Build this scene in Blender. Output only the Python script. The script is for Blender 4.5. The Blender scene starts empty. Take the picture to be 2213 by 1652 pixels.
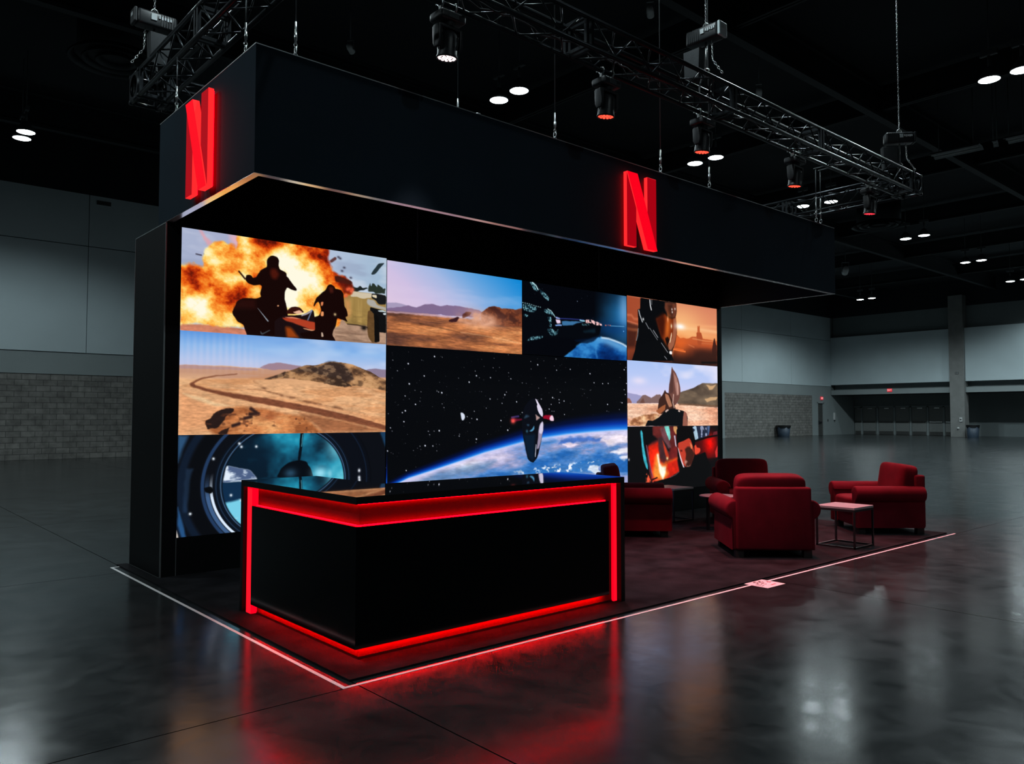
import bpy, bmesh, math, random
import numpy as np
from mathutils import Vector, Matrix

random.seed(7)
PI = math.pi
SC = bpy.context.scene
COL = SC.collection


# ----------------------------------------------------------------------------- helpers
class MB:
    """collects shapes and links them as one mesh object"""

    def __init__(s):
        s.bm = bmesh.new()

    def _xf(s, verts, M):
        if M is not None:
            bmesh.ops.transform(s.bm, matrix=M, verts=verts)

    def box(s, x0, x1, y0, y1, z0, z1, bev=0.0, seg=2, M=None, mat=0):
        r = bmesh.ops.create_cube(s.bm, size=1.0)
        vs = r['verts']
        T = Matrix.Translation(((x0 + x1) / 2, (y0 + y1) / 2, (z0 + z1) / 2)) @ Matrix.Diagonal((abs(x1 - x0), abs(y1 - y0), abs(z1 - z0), 1))
        bmesh.ops.transform(s.bm, matrix=T, verts=vs)
        fs = list({f for v in vs for f in v.link_faces})
        if bev > 0:
            es = list({e for v in vs for e in v.link_edges})
            r2 = bmesh.ops.bevel(s.bm, geom=es, offset=bev, segments=seg, profile=0.5, affect='EDGES')
            fs = list({f for f in r2['faces']} | {f for f in fs if f.is_valid})
            vs = list({v for f in fs for v in f.verts})
        for f in fs:
            f.material_index = mat
        s._xf(vs, M)
        return vs

    def prism(s, pts, axis, a, b, bev=0.0, seg=2, M=None, mat=0):
        """polygon pts (2D) extruded along axis from a to b; 2D order: x->(y,z), y->(x,z), z->(x,y)"""
        def mk(p, t):
            return {'x': (t, p[0], p[1]), 'y': (p[0], t, p[1]), 'z': (p[0], p[1], t)}[axis]
        lo = [s.bm.verts.new(mk(p, a)) for p in pts]
        hi = [s.bm.verts.new(mk(p, b)) for p in pts]
        n = len(pts)
        fs = [s.bm.faces.new(lo[::-1]), s.bm.faces.new(hi)]
        for i in range(n):
            fs.append(s.bm.faces.new((lo[i], lo[(i + 1) % n], hi[(i + 1) % n], hi[i])))
        bmesh.ops.recalc_face_normals(s.bm, faces=fs)
        vs = lo + hi
        if bev > 0:
            es = [e for f in fs[:2] for e in f.edges]
            r2 = bmesh.ops.bevel(s.bm, geom=list(set(es)), offset=bev, segments=seg, profile=0.5, affect='EDGES')
            fs = list({f for f in r2['faces']} | {f for f in fs if f.is_valid})
            vs = list({v for f in fs for v in f.verts})
        for f in fs:
            f.material_index = mat
        s._xf(vs, M)
        return vs

    def lathe(s, prof, n=24, M=None, mat=0, cap=True):
        """profile [(r, z)] spun about z"""
        rings = []
        for r, z in prof:
            if r < 1e-5:
                rings.append([s.bm.verts.new((0, 0, z))])
            else:
                rings.append([s.bm.verts.new((r * math.cos(2 * PI * i / n), r * math.sin(2 * PI * i / n), z)) for i in range(n)])
        fs = []
        for A, B in zip(rings, rings[1:]):
            for i in range(n):
                j = (i + 1) % n
                if len(A) == 1 and len(B) == 1:
                    continue
                if len(A) == 1:
                    fs.append(s.bm.faces.new((A[0], B[j], B[i])))
                elif len(B) == 1:
                    fs.append(s.bm.faces.new((A[i], A[j], B[0])))
                else:
                    fs.append(s.bm.faces.new((A[i], A[j], B[j], B[i])))
        if cap:
            if len(rings[0]) > 1:
                fs.append(s.bm.faces.new(rings[0][::-1]))
            if len(rings[-1]) > 1:
                fs.append(s.bm.faces.new(rings[-1]))
        bmesh.ops.recalc_face_normals(s.bm, faces=fs)
        for f in fs:
            f.material_index = mat
            f.smooth = True
        vs = [v for r in rings for v in r]
        s._xf(vs, M)
        return vs

    def rod(s, p, q, r, n=8, mat=0, r2=None):
        p, q = Vector(p), Vector(q)
        d = q - p
        M = Matrix.Translation(p) @ d.to_track_quat('Z', 'Y').to_matrix().to_4x4()
        return s.lathe([(r, 0), (r if r2 is None else r2, d.length)], n, M, mat)

    def tube(s, pts, r, n=6, mat=0):
        """smooth tube through points"""
        pts = [Vector(p) for p in pts]
        rings = []
        for i, p in enumerate(pts):
            d = (pts[min(i + 1, len(pts) - 1)] - pts[max(i - 1, 0)]).normalized()
            q = d.to_track_quat('Z', 'Y').to_matrix()
            rings.append([s.bm.verts.new(p + q @ Vector((r * math.cos(2 * PI * k / n), r * math.sin(2 * PI * k / n), 0))) for k in range(n)])
        for A, B in zip(rings, rings[1:]):
            for k in range(n):
                f = s.bm.faces.new((A[k], A[(k + 1) % n], B[(k + 1) % n], B[k]))
                f.smooth = True
                f.material_index = mat
        s.bm.faces.new(rings[0][::-1])
        s.bm.faces.new(rings[-1])

    def torus(s, R, r, n=12, m=6, M=None, sx=1.0, arc=1.0):
        g = []
        full = arc > 0.999
        cnt = n if full else n + 1
        for i in range(cnt):
            a = 2 * PI * arc * i / n
            g.append([s.bm.verts.new(((R + r * math.cos(2 * PI * k / m)) * math.cos(a) * sx, (R + r * math.cos(2 * PI * k / m)) * math.sin(a), r * math.sin(2 * PI * k / m))) for k in range(m)])
        for i in range(n):
            A, B = g[i], g[(i + 1) % cnt]
            for k in range(m):
                f = s.bm.faces.new((A[k], A[(k + 1) % m], B[(k + 1) % m], B[k]))
                f.smooth = True
        vs = [v for r_ in g for v in r_]
        s._xf(vs, M)
        return vs

    def puff(s, x0, x1, y0, y1, z0, z1, e=5.0, cuts=9, M=None, sag=0.0):
        """soft cushion: a cube pulled to a superellipsoid"""
        r = bmesh.ops.create_cube(s.bm, size=2.0)
        es = list({e_ for v in r['verts'] for e_ in v.link_edges})
        bmesh.ops.subdivide_edges(s.bm, edges=es, cuts=cuts, use_grid_fill=True)
        vs = list(s.bm.verts)
        for v in vs:
            p = v.co
            k = (abs(p.x) ** e + abs(p.y) ** e + abs(p.z) ** e) ** (1 / e)
            v.co = p / k
        hx, hy, hz = (x1 - x0) / 2, (y1 - y0) / 2, (z1 - z0) / 2
        for v in vs:
            v.co = Vector(((x0 + x1) / 2 + hx * v.co.x, (y0 + y1) / 2 + hy * v.co.y, (z0 + z1) / 2 + hz * v.co.z))
            for f in v.link_faces:
                f.smooth = True
        vs = list(vs)
        s._xf(vs, M)
        return vs

    def build(s, name, mat, parent=None, smooth=False):
        me = bpy.data.meshes.new(name)
        if smooth:
            for f in s.bm.faces:
                f.smooth = True
        s.bm.to_mesh(me)
        s.bm.free()
        for m in (mat if isinstance(mat, (list, tuple)) else [mat]):
            me.materials.append(m)
        if smooth:
            try:
                me.set_sharp_from_angle(angle=math.radians(42))
            except Exception:
                pass
        o = bpy.data.objects.new(name, me)
        COL.objects.link(o)
        if parent is not None:
            o.parent = parent
        return o


def tag(o, label=None, cat=None, group=None, kind=None):
    if label:
        o['label'] = label
    if cat:
        o['category'] = cat
    if group:
        o['group'] = group
    if kind:
        o['kind'] = kind
    return o


def thing(name, label, cat, loc=(0, 0, 0), rz=0.0, group=None):
    o = bpy.data.objects.new(name, None)
    o.empty_display_size = 0.1
    COL.objects.link(o)
    o.location = loc
    o.rotation_euler = (0, 0, rz)
    return tag(o, label, cat, group)


def dup(root, loc, rz=0.0, label=None, group=None):
    r = root.copy()
    COL.objects.link(r)
    r.location = loc
    r.rotation_euler = (0, 0, rz)
    if label:
        r['label'] = label
    if group:
        r['group'] = group
    for ch in list(root.children):
        c = ch.copy()
        COL.objects.link(c)
        c.parent = r
        for g in list(ch.children):
            d = g.copy()
            COL.objects.link(d)
            d.parent = c
    return r


def struct(name, mb, mat, parent=None):
    o = mb.build(name, mat, parent)
    if parent is None:
        o['kind'] = 'structure'
    return o


# ----------------------------------------------------------------------------- materials
def lin(c):
    c = c / 255.0
    return c / 12.92 if c <= 0.04045 else ((c + 0.055) / 1.055) ** 2.4


def newmat(name):
    m = bpy.data.materials.new(name)
    m.use_nodes = True
    nt = m.node_tree
    b = nt.nodes['Principled BSDF']
    return m, nt, b


def setin(b, k, v):
    if k in b.inputs:
        b.inputs[k].default_value = v


def pmat(name, col, rough=0.5, metal=0.0, spec=0.5, var=0.15, scale=8.0, bump=0.0, bscale=60.0, coat=0.0, sheen=0.0, detail=4.0):
    """principled with a procedural colour / roughness variation"""
    m, nt, b = newmat(name)
    N, L = nt.nodes, nt.links
    tc = N.new('ShaderNodeTexCoord')
    nz = N.new('ShaderNodeTexNoise')
    nz.inputs['Scale'].default_value = scale
    nz.inputs['Detail'].default_value = detail
    L.new(tc.outputs['Object'], nz.inputs['Vector'])
    mr = N.new('ShaderNodeMapRange')
    mr.inputs['From Min'].default_value = 0.3
    mr.inputs['From Max'].default_value = 0.7
    mr.inputs['To Min'].default_value = 1 - var
    mr.inputs['To Max'].default_value = 1 + var
    L.new(nz.outputs['Fac'], mr.inputs['Value'])
    mx = N.new('ShaderNodeVectorMath')
    mx.operation = 'SCALE'
    mx.inputs[0].default_value = col[:3]
    L.new(mr.outputs['Result'], mx.inputs['Scale'])
    L.new(mx.outputs['Vector'], b.inputs['Base Color'])
    setin(b, 'Roughness', rough)
    setin(b, 'Metallic', metal)
    setin(b, 'Specular IOR Level', spec)
    setin(b, 'Coat Weight', coat)
    setin(b, 'Coat Roughness', 0.08)
    setin(b, 'Sheen Weight', sheen)
    setin(b, 'Sheen Roughness', 0.4)
    if sheen:
        setin(b, 'Sheen Tint', (min(1, col[0] * 3 + .1), col[1] * 2 + .05, col[2] * 2 + .05, 1))
    if bump > 0:
        n2 = N.new('ShaderNodeTexNoise')
        n2.inputs['Scale'].default_value = bscale
        n2.inputs['Detail'].default_value = 3
        L.new(tc.outputs['Object'], n2.inputs['Vector'])
        bp = N.new('ShaderNodeBump')
        bp.inputs['Strength'].default_value = bump
        bp.inputs['Distance'].default_value = 0.01
        L.new(n2.outputs['Fac'], bp.inputs['Height'])
        L.new(bp.outputs['Normal'], b.inputs['Normal'])
    return m


def emat(name, col, strength, base=(0.05, 0.05, 0.05)):
    m, nt, b = newmat(name)
    setin(b, 'Base Color', (*base, 1))
    setin(b, 'Emission Color', (*col, 1))
    setin(b, 'Emission Strength', strength)
    setin(b, 'Roughness', 0.7)
    setin(b, 'Specular IOR Level', 0.1)
    return m


def floor_mat():
    m, nt, b = newmat('polished_concrete')
    N, L = nt.nodes, nt.links
    tc = N.new('ShaderNodeTexCoord')
    mp = N.new('ShaderNodeMapping')
    L.new(tc.outputs['Object'], mp.inputs['Vector'])
    n1 = N.new('ShaderNodeTexNoise'); n1.inputs['Scale'].default_value = 0.55; n1.inputs['Detail'].default_value = 9; n1.inputs['Roughness'].default_value = 0.62
    n2 = N.new('ShaderNodeTexNoise'); n2.inputs['Scale'].default_value = 3.2; n2.inputs['Detail'].default_value = 8; n2.inputs['Roughness'].default_value = 0.65; n2.inputs['Distortion'].default_value = 0.6
    n3 = N.new('ShaderNodeTexNoise'); n3.inputs['Scale'].default_value = 3.5; n3.inputs['Detail'].default_value = 4
    for n in (n1, n2, n3):
        L.new(mp.outputs['Vector'], n.inputs['Vector'])
    mul = N.new('ShaderNodeMath'); mul.operation = 'MULTIPLY'
    L.new(n1.outputs['Fac'], mul.inputs[0]); L.new(n2.outputs['Fac'], mul.inputs[1])
    cr = N.new('ShaderNodeValToRGB')
    e = cr.color_ramp.elements
    e[0].position, e[0].color = 0.12, (0.010, 0.0125, 0.0135, 1)
    e[1].position, e[1].color = 0.46, (0.032, 0.037, 0.038, 1)
    L.new(mul.outputs[0], cr.inputs['Fac'])
    # sawn control joints every 4.59 m
    sx = N.new('ShaderNodeSeparateXYZ'); L.new(tc.outputs['Object'], sx.inputs[0])
    masks = []
    for k, off in (('X', 2.46), ('Y', 4.205)):
        a = N.new('ShaderNodeMath'); a.operation = 'SUBTRACT'; L.new(sx.outputs[k], a.inputs[0]); a.inputs[1].default_value = off - 2.295 + 459
        a2 = N.new('ShaderNodeMath'); a2.operation = 'ADD'; L.new(a.outputs[0], a2.inputs[0]); a2.inputs[1].default_value = 4.59 * 300 - 459 + 459
        w = N.new('ShaderNodeMath'); w.operation = 'FLOORED_MODULO'; L.new(a2.outputs[0], w.inputs[0]); w.inputs[1].default_value = 4.59
        d = N.new('ShaderNodeMath'); d.operation = 'SUBTRACT'; L.new(w.outputs[0], d.inputs[0]); d.inputs[1].default_value = 2.295
        ab = N.new('ShaderNodeMath'); ab.operation = 'ABSOLUTE'; L.new(d.outputs[0], ab.inputs[0])
        lt = N.new('ShaderNodeMath'); lt.operation = 'LESS_THAN'; L.new(ab.outputs[0], lt.inputs[0]); lt.inputs[1].default_value = 0.0045
        masks.append(lt)
    mxm = N.new('ShaderNodeMath'); mxm.operation = 'MAXIMUM'; L.new(masks[0].outputs[0], mxm.inputs[0]); L.new(masks[1].outputs[0], mxm.inputs[1])
    mix = N.new('ShaderNodeMix'); mix.data_type = 'RGBA'
    L.new(mxm.outputs[0], mix.inputs['Factor']); L.new(cr.outputs['Color'], mix.inputs['A']); mix.inputs['B'].default_value = (0.003, 0.003, 0.003, 1)
    # pale scuffs: stretched, sparse
    mp2 = N.new('ShaderNodeMapping'); mp2.inputs['Rotation'].default_value = (0, 0, 0.5); mp2.inputs['Scale'].default_value = (0.7, 5.5, 1)
    L.new(tc.outputs['Object'], mp2.inputs['Vector'])
    n4 = N.new('ShaderNodeTexNoise'); n4.inputs['Scale'].default_value = 5.0; n4.inputs['Detail'].default_value = 2; n4.inputs['Distortion'].default_value = 0.2
    L.new(mp2.outputs['Vector'], n4.inputs['Vector'])
    m4 = N.new('ShaderNodeMapRange'); m4.inputs['From Min'].default_value = 0.745; m4.inputs['From Max'].default_value = 0.79; m4.inputs['To Max'].default_value = 0.6
    L.new(n4.outputs['Fac'], m4.inputs['Value'])
    mix2 = N.new('ShaderNodeMix'); mix2.data_type = 'RGBA'
    L.new(m4.outputs['Result'], mix2.inputs['Factor']); L.new(mix.outputs['Result'], mix2.inputs['A']); mix2.inputs['B'].default_value = (0.085, 0.088, 0.088, 1)
    L.new(mix2.outputs['Result'], b.inputs['Base Color'])
    mr = N.new('ShaderNodeMapRange'); mr.inputs['From Min'].default_value = 0.3; mr.inputs['From Max'].default_value = 0.7; mr.inputs['To Min'].default_value = 0.145; mr.inputs['To Max'].default_value = 0.225
    L.new(n2.outputs['Fac'], mr.inputs['Value'])
    L.new(mr.outputs['Result'], b.inputs['Roughness'])
    ms = N.new('ShaderNodeMapRange'); ms.inputs['From Min'].default_value = 0.3; ms.inputs['From Max'].default_value = 0.68; ms.inputs['To Min'].default_value = 0.78; ms.inputs['To Max'].default_value = 0.5
    n5 = N.new('ShaderNodeTexNoise'); n5.inputs['Scale'].default_value = 1.7; n5.inputs['Detail'].default_value = 4; n5.inputs['Roughness'].default_value = 0.5; n5.inputs['Distortion'].default_value = 0.4
    L.new(mp.outputs['Vector'], n5.inputs['Vector']); L.new(n5.outputs['Fac'], ms.inputs['Value'])
    iv = N.new('ShaderNodeMath'); iv.operation = 'SUBTRACT'; iv.inputs[0].default_value = 1.0; L.new(mxm.outputs[0], iv.inputs[1])
    mm = N.new('ShaderNodeMath'); mm.operation = 'MULTIPLY'; L.new(ms.outputs['Result'], mm.inputs[0]); L.new(iv.outputs[0], mm.inputs[1])
    L.new(mm.outputs[0], b.inputs['Specular IOR Level'])
    bp = N.new('ShaderNodeBump'); bp.inputs['Strength'].default_value = 0.05; bp.inputs['Distance'].default_value = 0.03
    L.new(n3.outputs['Fac'], bp.inputs['Height']); L.new(bp.outputs['Normal'], b.inputs['Normal'])
    return m


def block_mat():
    m, nt, b = newmat('split_face_block')
    N, L = nt.nodes, nt.links
    tc = N.new('ShaderNodeTexCoord')
    mp = N.new('ShaderNodeMapping'); mp.inputs['Rotation'].default_value = (PI / 2, 0, 0)
    L.new(tc.outputs['Object'], mp.inputs['Vector'])
    br = N.new('ShaderNodeTexBrick')
    br.inputs['Scale'].default_value = 1.0
    br.inputs['Brick Width'].default_value = 0.46
    br.inputs['Row Height'].default_value = 0.2095
    br.inputs['Mortar Size'].default_value = 0.012
    br.inputs['Mortar Smooth'].default_value = 0.3
    br.inputs['Bias'].default_value = -0.2
    br.inputs['Color1'].default_value = (0.165, 0.16, 0.15, 1)
    br.inputs['Color2'].default_value = (0.215, 0.21, 0.195, 1)
    br.inputs['Mortar'].default_value = (0.085, 0.085, 0.08, 1)
    L.new(mp.outputs['Vector'], br.inputs['Vector'])
    nz = N.new('ShaderNodeTexNoise'); nz.inputs['Scale'].default_value = 4.0; nz.inputs['Detail'].default_value = 7
    L.new(tc.outputs['Object'], nz.inputs['Vector'])
    mr = N.new('ShaderNodeMapRange'); mr.inputs['From Min'].default_value = .3; mr.inputs['From Max'].default_value = .7; mr.inputs['To Min'].default_value = .7; mr.inputs['To Max'].default_value = 1.25
    L.new(nz.outputs['Fac'], mr.inputs['Value'])
    mx = N.new('ShaderNodeVectorMath'); mx.operation = 'SCALE'
    L.new(br.outputs['Color'], mx.inputs[0]); L.new(mr.outputs['Result'], mx.inputs['Scale'])
    L.new(mx.outputs['Vector'], b.inputs['Base Color'])
    setin(b, 'Roughness', 0.85)
    bp = N.new('ShaderNodeBump'); bp.inputs['Strength'].default_value = 0.6; bp.inputs['Distance'].default_value = 0.03
    L.new(br.outputs['Fac'], bp.inputs['Height']); bp.invert = True
    bp2 = N.new('ShaderNodeBump'); bp2.inputs['Strength'].default_value = 0.4; bp2.inputs['Distance'].default_value = 0.03
    L.new(nz.outputs['Fac'], bp2.inputs['Height']); L.new(bp.outputs['Normal'], bp2.inputs['Normal'])
    L.new(bp2.outputs['Normal'], b.inputs['Normal'])
    return m


M = {}
M['floor'] = floor_mat()
M['block'] = block_mat()
M['wall'] = pmat('hall_wall_paint', (0.48, 0.57, 0.60), 0.8, var=0.05, scale=0.5)
M['wall_band'] = pmat('hall_band_paint', (0.25, 0.29, 0.295), 0.8, var=0.05, scale=0.7)
M['wall_dark_shaded'] = pmat('hall_dark_shaded_paint', (0.17, 0.20, 0.205), 0.85, var=0.06, scale=0.6)  # dark backing tone; on the right wall's top strip it stands for shade
M['concrete'] = pmat('column_concrete', (0.20, 0.205, 0.20), 0.85, var=0.1, scale=2.0, bump=0.1)
M['ceiling'] = pmat('ceiling_black', (0.012, 0.016, 0.02), 0.9, var=0.2, scale=0.4)
M['beam'] = pmat('beam_black', (0.010, 0.014, 0.017), 0.7, var=0.2, scale=1.0)
M['fascia'] = pmat('fascia_fabric', (0.008, 0.019, 0.030), 0.8, spec=0.12, var=0.12, scale=1.5)
M['wallblack'] = pmat('booth_black_laminate', (0.0035, 0.0045, 0.0055), 0.6, spec=0.15, var=0.1, scale=2)
M['inner_black'] = pmat('canopy_inner_black', (0.008, 0.008, 0.009), 0.9, spec=0.2, var=0.1)
M['rim'] = pmat('brushed_rim', (0.97, 0.92, 0.92), 0.22, metal=0.9, var=0.08, scale=3)
M['profile'] = pmat('dark_alu_profile', (0.30, 0.33, 0.34), 0.45, metal=0.8, var=0.1)
M['gloss'] = pmat('black_gloss_laminate', (0.0025, 0.003, 0.0035), 0.12, spec=0.22, var=0.2, scale=1.0)
M['top'] = pmat('black_counter_top', (0.004, 0.004, 0.005), 0.025, spec=1.0, var=0.1, coat=1.0)
for n_ in M['top'].node_tree.nodes:
    if n_.type == 'BSDF_PRINCIPLED':
        setin(n_, 'IOR', 1.9); setin(n_, 'Coat IOR', 1.9); setin(n_, 'Coat Roughness', 0.02)
M['edge'] = pmat('counter_edge_black', (0.004, 0.004, 0.004), 0.5, spec=0.3)
M['lightbox'] = pmat('recess_red_acrylic', (0.10, 0.0008, 0.003), 0.55, spec=0.15, var=0.05)
M['led'] = emat('red_led_strip', (1.0, 0.0, 0.0025), 22.0)
M['led_low'] = emat('red_led_low_strip', (1.0, 0.0, 0.002), 85.0)
M['led_soft'] = emat('red_led_vertical', (1.0, 0.0, 0.010), 1.6)
M['carpet'] = pmat('carpet_charcoal', (0.014, 0.0142, 0.0165), 0.95, spec=0.1, var=0.55, scale=3.5, bump=0.8, bscale=240, detail=6)
M['velvet'] = pmat('red_velvet', (0.095, 0.0035, 0.010), 0.85, spec=0.1, var=0.16, scale=5, bump=0.12, bscale=300, sheen=0.12)
M['chair_foot'] = pmat('dark_wood_foot', (0.012, 0.010, 0.010), 0.5)
M['blacksteel'] = pmat('black_steel', (0.012, 0.012, 0.013), 0.4, spec=0.5)
M['tabletop'] = pmat('table_top_grey', (0.26, 0.24, 0.25), 0.45, var=0.1, scale=5)
M['tape'] = pmat('floor_tape_white', (0.92, 0.90, 0.90), 0.4, var=0.04, scale=20)
M['truss'] = pmat('truss_black_alu', (0.028, 0.033, 0.038), 0.34, metal=0.7, var=0.2, scale=6)
M['fixture'] = pmat('fixture_black', (0.016, 0.018, 0.021), 0.42, var=0.2)
M['steel'] = pmat('galvanised_steel', (0.62, 0.64, 0.64), 0.28, metal=0.9, var=0.2, scale=30)
M['wire'] = pmat('wire_rope', (0.16, 0.18, 0.19), 0.5, metal=0.5)
M['hoist'] = pmat('hoist_black', (0.022, 0.025, 0.028), 0.38, var=0.25)
M['hoist_grey'] = pmat('hoist_end_grey', (0.70, 0.80, 0.82), 0.45, var=0.1)
M['label'] = pmat('label_white', (0.62, 0.68, 0.70), 0.5, var=0.1)
M['bag'] = pmat('chain_bag_nylon', (0.028, 0.032, 0.036), 0.75, bump=0.2, bscale=40)
M['lamp_shade'] = pmat('lamp_housing', (0.07, 0.08, 0.085), 0.5)
M['lamp'] = emat('lamp_lens', (0.84, 0.97, 1.0), 20.0)
M['cell_white'] = emat('lens_cell_warm_white', (1.0, 0.80, 0.80), 1.6)
M['cell_red'] = emat('lens_cell_red', (1.0, 0.075, 0.04), 1.7)
M['cell_crimson'] = emat('lens_cell_crimson', (1.0, 0.035, 0.06), 1.5)
M['lens_white'] = emat('lens_plate_pale', (0.75, 0.45, 0.45), 0.07)
M['lens_red'] = emat('lens_plate_red', (1.0, 0.06, 0.03), 0.14)
M['sign_side'] = emat('sign_side_glow', (1.0, 0.022, 0.025), 1.1, base=(.05, .0, .0))
M['sign_bar'] = emat('sign_bar_face', (1.0, 0.0, 0.015), 0.38, base=(.05, .0, .0))
M['sign_diag'] = emat('sign_diagonal_face', (1.0, 0.0, 0.012), 0.98, base=(.05, .0, .0))
M['sign_halo'] = emat('sign_back_light', (1.0, 0.0, 0.003), 13.0)
M['exit'] = emat('exit_sign_red', (1.0, 0.02, 0.05), 0.55)
M['exit_letter'] = emat('exit_sign_letter', (1.0, 0.45, 0.45), 1.1)
M['bin'] = pmat('bin_blue_plastic', (0.035, 0.055, 0.085), 0.5)
M['liner'] = pmat('bin_liner_black', (0.006, 0.007, 0.008), 0.4, bump=0.3, bscale=30)
M['door'] = pmat('door_grey', (0.21, 0.225, 0.22), 0.6, var=0.06)
M['door_dark'] = pmat('door_dark', (0.06, 0.062, 0.06), 0.6)
M['whitebox'] = pmat('white_plastic', (0.55, 0.57, 0.57), 0.5)
M['sticker'] = pmat('sticker_pale', (0.85, 0.78, 0.79), 0.5, var=0.06, scale=30)
M['sticker_ink'] = pmat('sticker_ink', (0.04, 0.012, 0.015), 0.6)
M['sticker_red'] = pmat('sticker_red_ink', (0.50, 0.05, 0.08), 0.6)
M['strip'] = pmat('unlit_strip_light', (0.20, 0.22, 0.23), 0.5)
M['duct'] = pmat('duct_dark', (0.045, 0.055, 0.06), 0.55)

# ----------------------------------------------------------------------------- the hall
ZC = 12.2
XR, YB = 65.78, 33.4
XL, YF = -24.0, -26.0
XD = 70.0
mb = MB(); mb.box(XL - .3, XD + .6, YF - .3, YB + .6, -0.4, 0.0); struct('floor', mb, M['floor'])
mb = MB(); mb.box(XL - .3, XD + .6, YF - .3, YB + .6, ZC, ZC + .3); struct('ceiling', mb, M['ceiling'])
mb = MB(); mb.box(XL - .3, XL, YF, YB, 0, ZC); struct('wall_left', mb, M['wall_band'])
mb = MB(); mb.box(XL, XD, YF - .3, YF, 0, ZC); struct('wall_front', mb, M['wall_band'])

# back wall: blockwork below, a painted band, panels with open joints above
wb = MB(); wb.box(XL, XD + .3, YB + .08, YB + .4, 0, ZC)
wb = struct('wall_back', wb, M['wall_dark_shaded'])
mb = MB(); mb.box(XL, 49.0, YB + .02, YB + .08, 0, 3.17); mb.box(49.85, 62.56, YB + .02, YB + .08, 0, 3.33)
mb.build('block_base', M['block'], wb)
mb = MB(); mb.box(49.0, 49.85, YB, YB + .08, 0, 3.33); mb.box(XL, 49.0, YB, YB + .08, 3.17, 3.99); mb.box(49.0, 62.56, YB, YB + .08, 3.33, 4.15)
mb.box(62.56, 63.42, YB, YB + .08, 0, 3.38); mb.box(64.42, XD, YB, YB + .08, 0, 3.38); mb.box(63.42, 64.42, YB, YB + .08, 2.69, 3.38)
mb.box(62.56, XR, YB, YB + .08, 3.38, 4.15)
mb.build('painted_band', M['wall_band'], wb)
joints = [XL, -14.5, -7.0, 0.2, 7.6, 14.9, 22.2, 29.6, 37.0, 44.6, 52.1, 59.2, XR]
mb = MB()
for a, b_ in zip(joints, joints[1:]):
    z0 = 3.99 if b_ < 50 else 4.15
    mb.box(a + .012, b_ - .012, YB - .04, YB + .08, z0 + .015, 8.09)
    mb.box(a + .012, b_ - .012, YB - .04, YB + .08, 8.12, 10.1)
mb.build('wall_panel', M['wall'], wb)
mb = MB(); mb.box(XL, XD, YB - .04, YB + .08, 10.12, ZC); mb.build('black_upper_wall', M['ceiling'], wb)
mb = MB(); mb.box(7.85, 8.35, YB - .07, YB - .04, 9.78, 9.93)
for k in range(4):
    mb.box(7.87, 8.33, YB - .085, YB - .06, 9.80 + .032 * k, 9.815 + .032 * k)
mb.build('vent_grille', M['door_dark'], wb)

# right wall: set-back strip on top with the lamp cut-off shade put into its colour, pale panels, a dark slot, a beam, and the open lobby with doors behind
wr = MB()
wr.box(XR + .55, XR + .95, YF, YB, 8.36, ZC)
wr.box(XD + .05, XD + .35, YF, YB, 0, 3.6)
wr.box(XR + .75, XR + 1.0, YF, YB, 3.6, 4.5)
wr = struct('wall_right', wr, M['wall_dark_shaded'])
mb = MB(); mb.box(XR + .50, XR + .56, YF, YB, 10.12, ZC); mb.build('black_upper_wall', M['ceiling'], wr)
mb = MB()
yj = [YF, -18, -9.0, 0.5, 9.5, 13.6, 22.72]
for a, b_ in zip(yj, yj[1:]):
    mb.box(XR, XR + .9, a + .01, b_ - .01, 4.28, 8.36)
mb.box(XR, XR + .9, 23.75, YB - .04, 4.28, 8.36)
mb.build('wall_panel', M['wall'], wr)
mb = MB(); mb.box(XR + .02, XR + .5, YF, 22.72, 3.42, 3.82); mb.box(XR + .02, XR + .5, 23.75, YB - .01, 3.42, 3.82)
mb.build('lobby_beam', M['wall_band'], wr)
mb = MB(); mb.box(XR + .5, XD + .2, YF, YB - .01, 3.44, 3.62)
mb.build('lobby_soffit', M['ceiling'], wr)
mb = MB(); mb.box(XR - .25, XR + .6, 22.72, 23.75, 0, 10.9, bev=.02); mb.box(XR - .252, XR - .24, 22.72, 23.75, 5.94, 5.965)
struct('trim_1', mb, M['concrete'])
# fittings on the column
t = thing('alarm_box', 'small white alarm box on the tall concrete column', 'alarm', (XR - .25, 22.98, 1.3))
mb = MB(); mb.box(-.09, 0, -.1, .1, -.12, .2, bev=.012); mb.build('housing', M['whitebox'], t)
mb = MB(); mb.lathe([(.05, 0), (.05, .04), (.03, .05), (0, .05)], 14, Matrix.Translation((-.09, 0, .05)) @ Matrix.Rotation(-PI / 2, 4, 'Y')); mb.build('call_point', M['door_dark'], t)
t = thing('wall_valve', 'round pipe valve low on the tall concrete column', 'valve', (XR - .25, 23.2, .68))
mb = MB(); mb.lathe([(.085, 0), (.085, .03), (.05, .04), (.05, .1), (0, .1)], 16, Matrix.Rotation(-PI / 2, 4, 'Y')); mb.build('cap', M['whitebox'], t)
mb = MB(); mb.rod((-.05, 0, -.05), (-.05, .05, -.14), .02); mb.build('outlet', M['door_dark'], t)
t = thing('column_plaque', 'small dark plate high on the tall concrete column', 'plate', (XR - .25, 23.2, 4.9))
mb = MB(); mb.box(-.025, 0, -.13, .13, -.09, .09, bev=.005); mb.build('plate', M['door_dark'], t)
mb = MB(); mb.box(-.03, -.024, -.1, -.02, -.05, .05); mb.box(-.03, -.024, .02, .1, -.05, .05); mb.build('mark', M['strip'], t)


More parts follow.
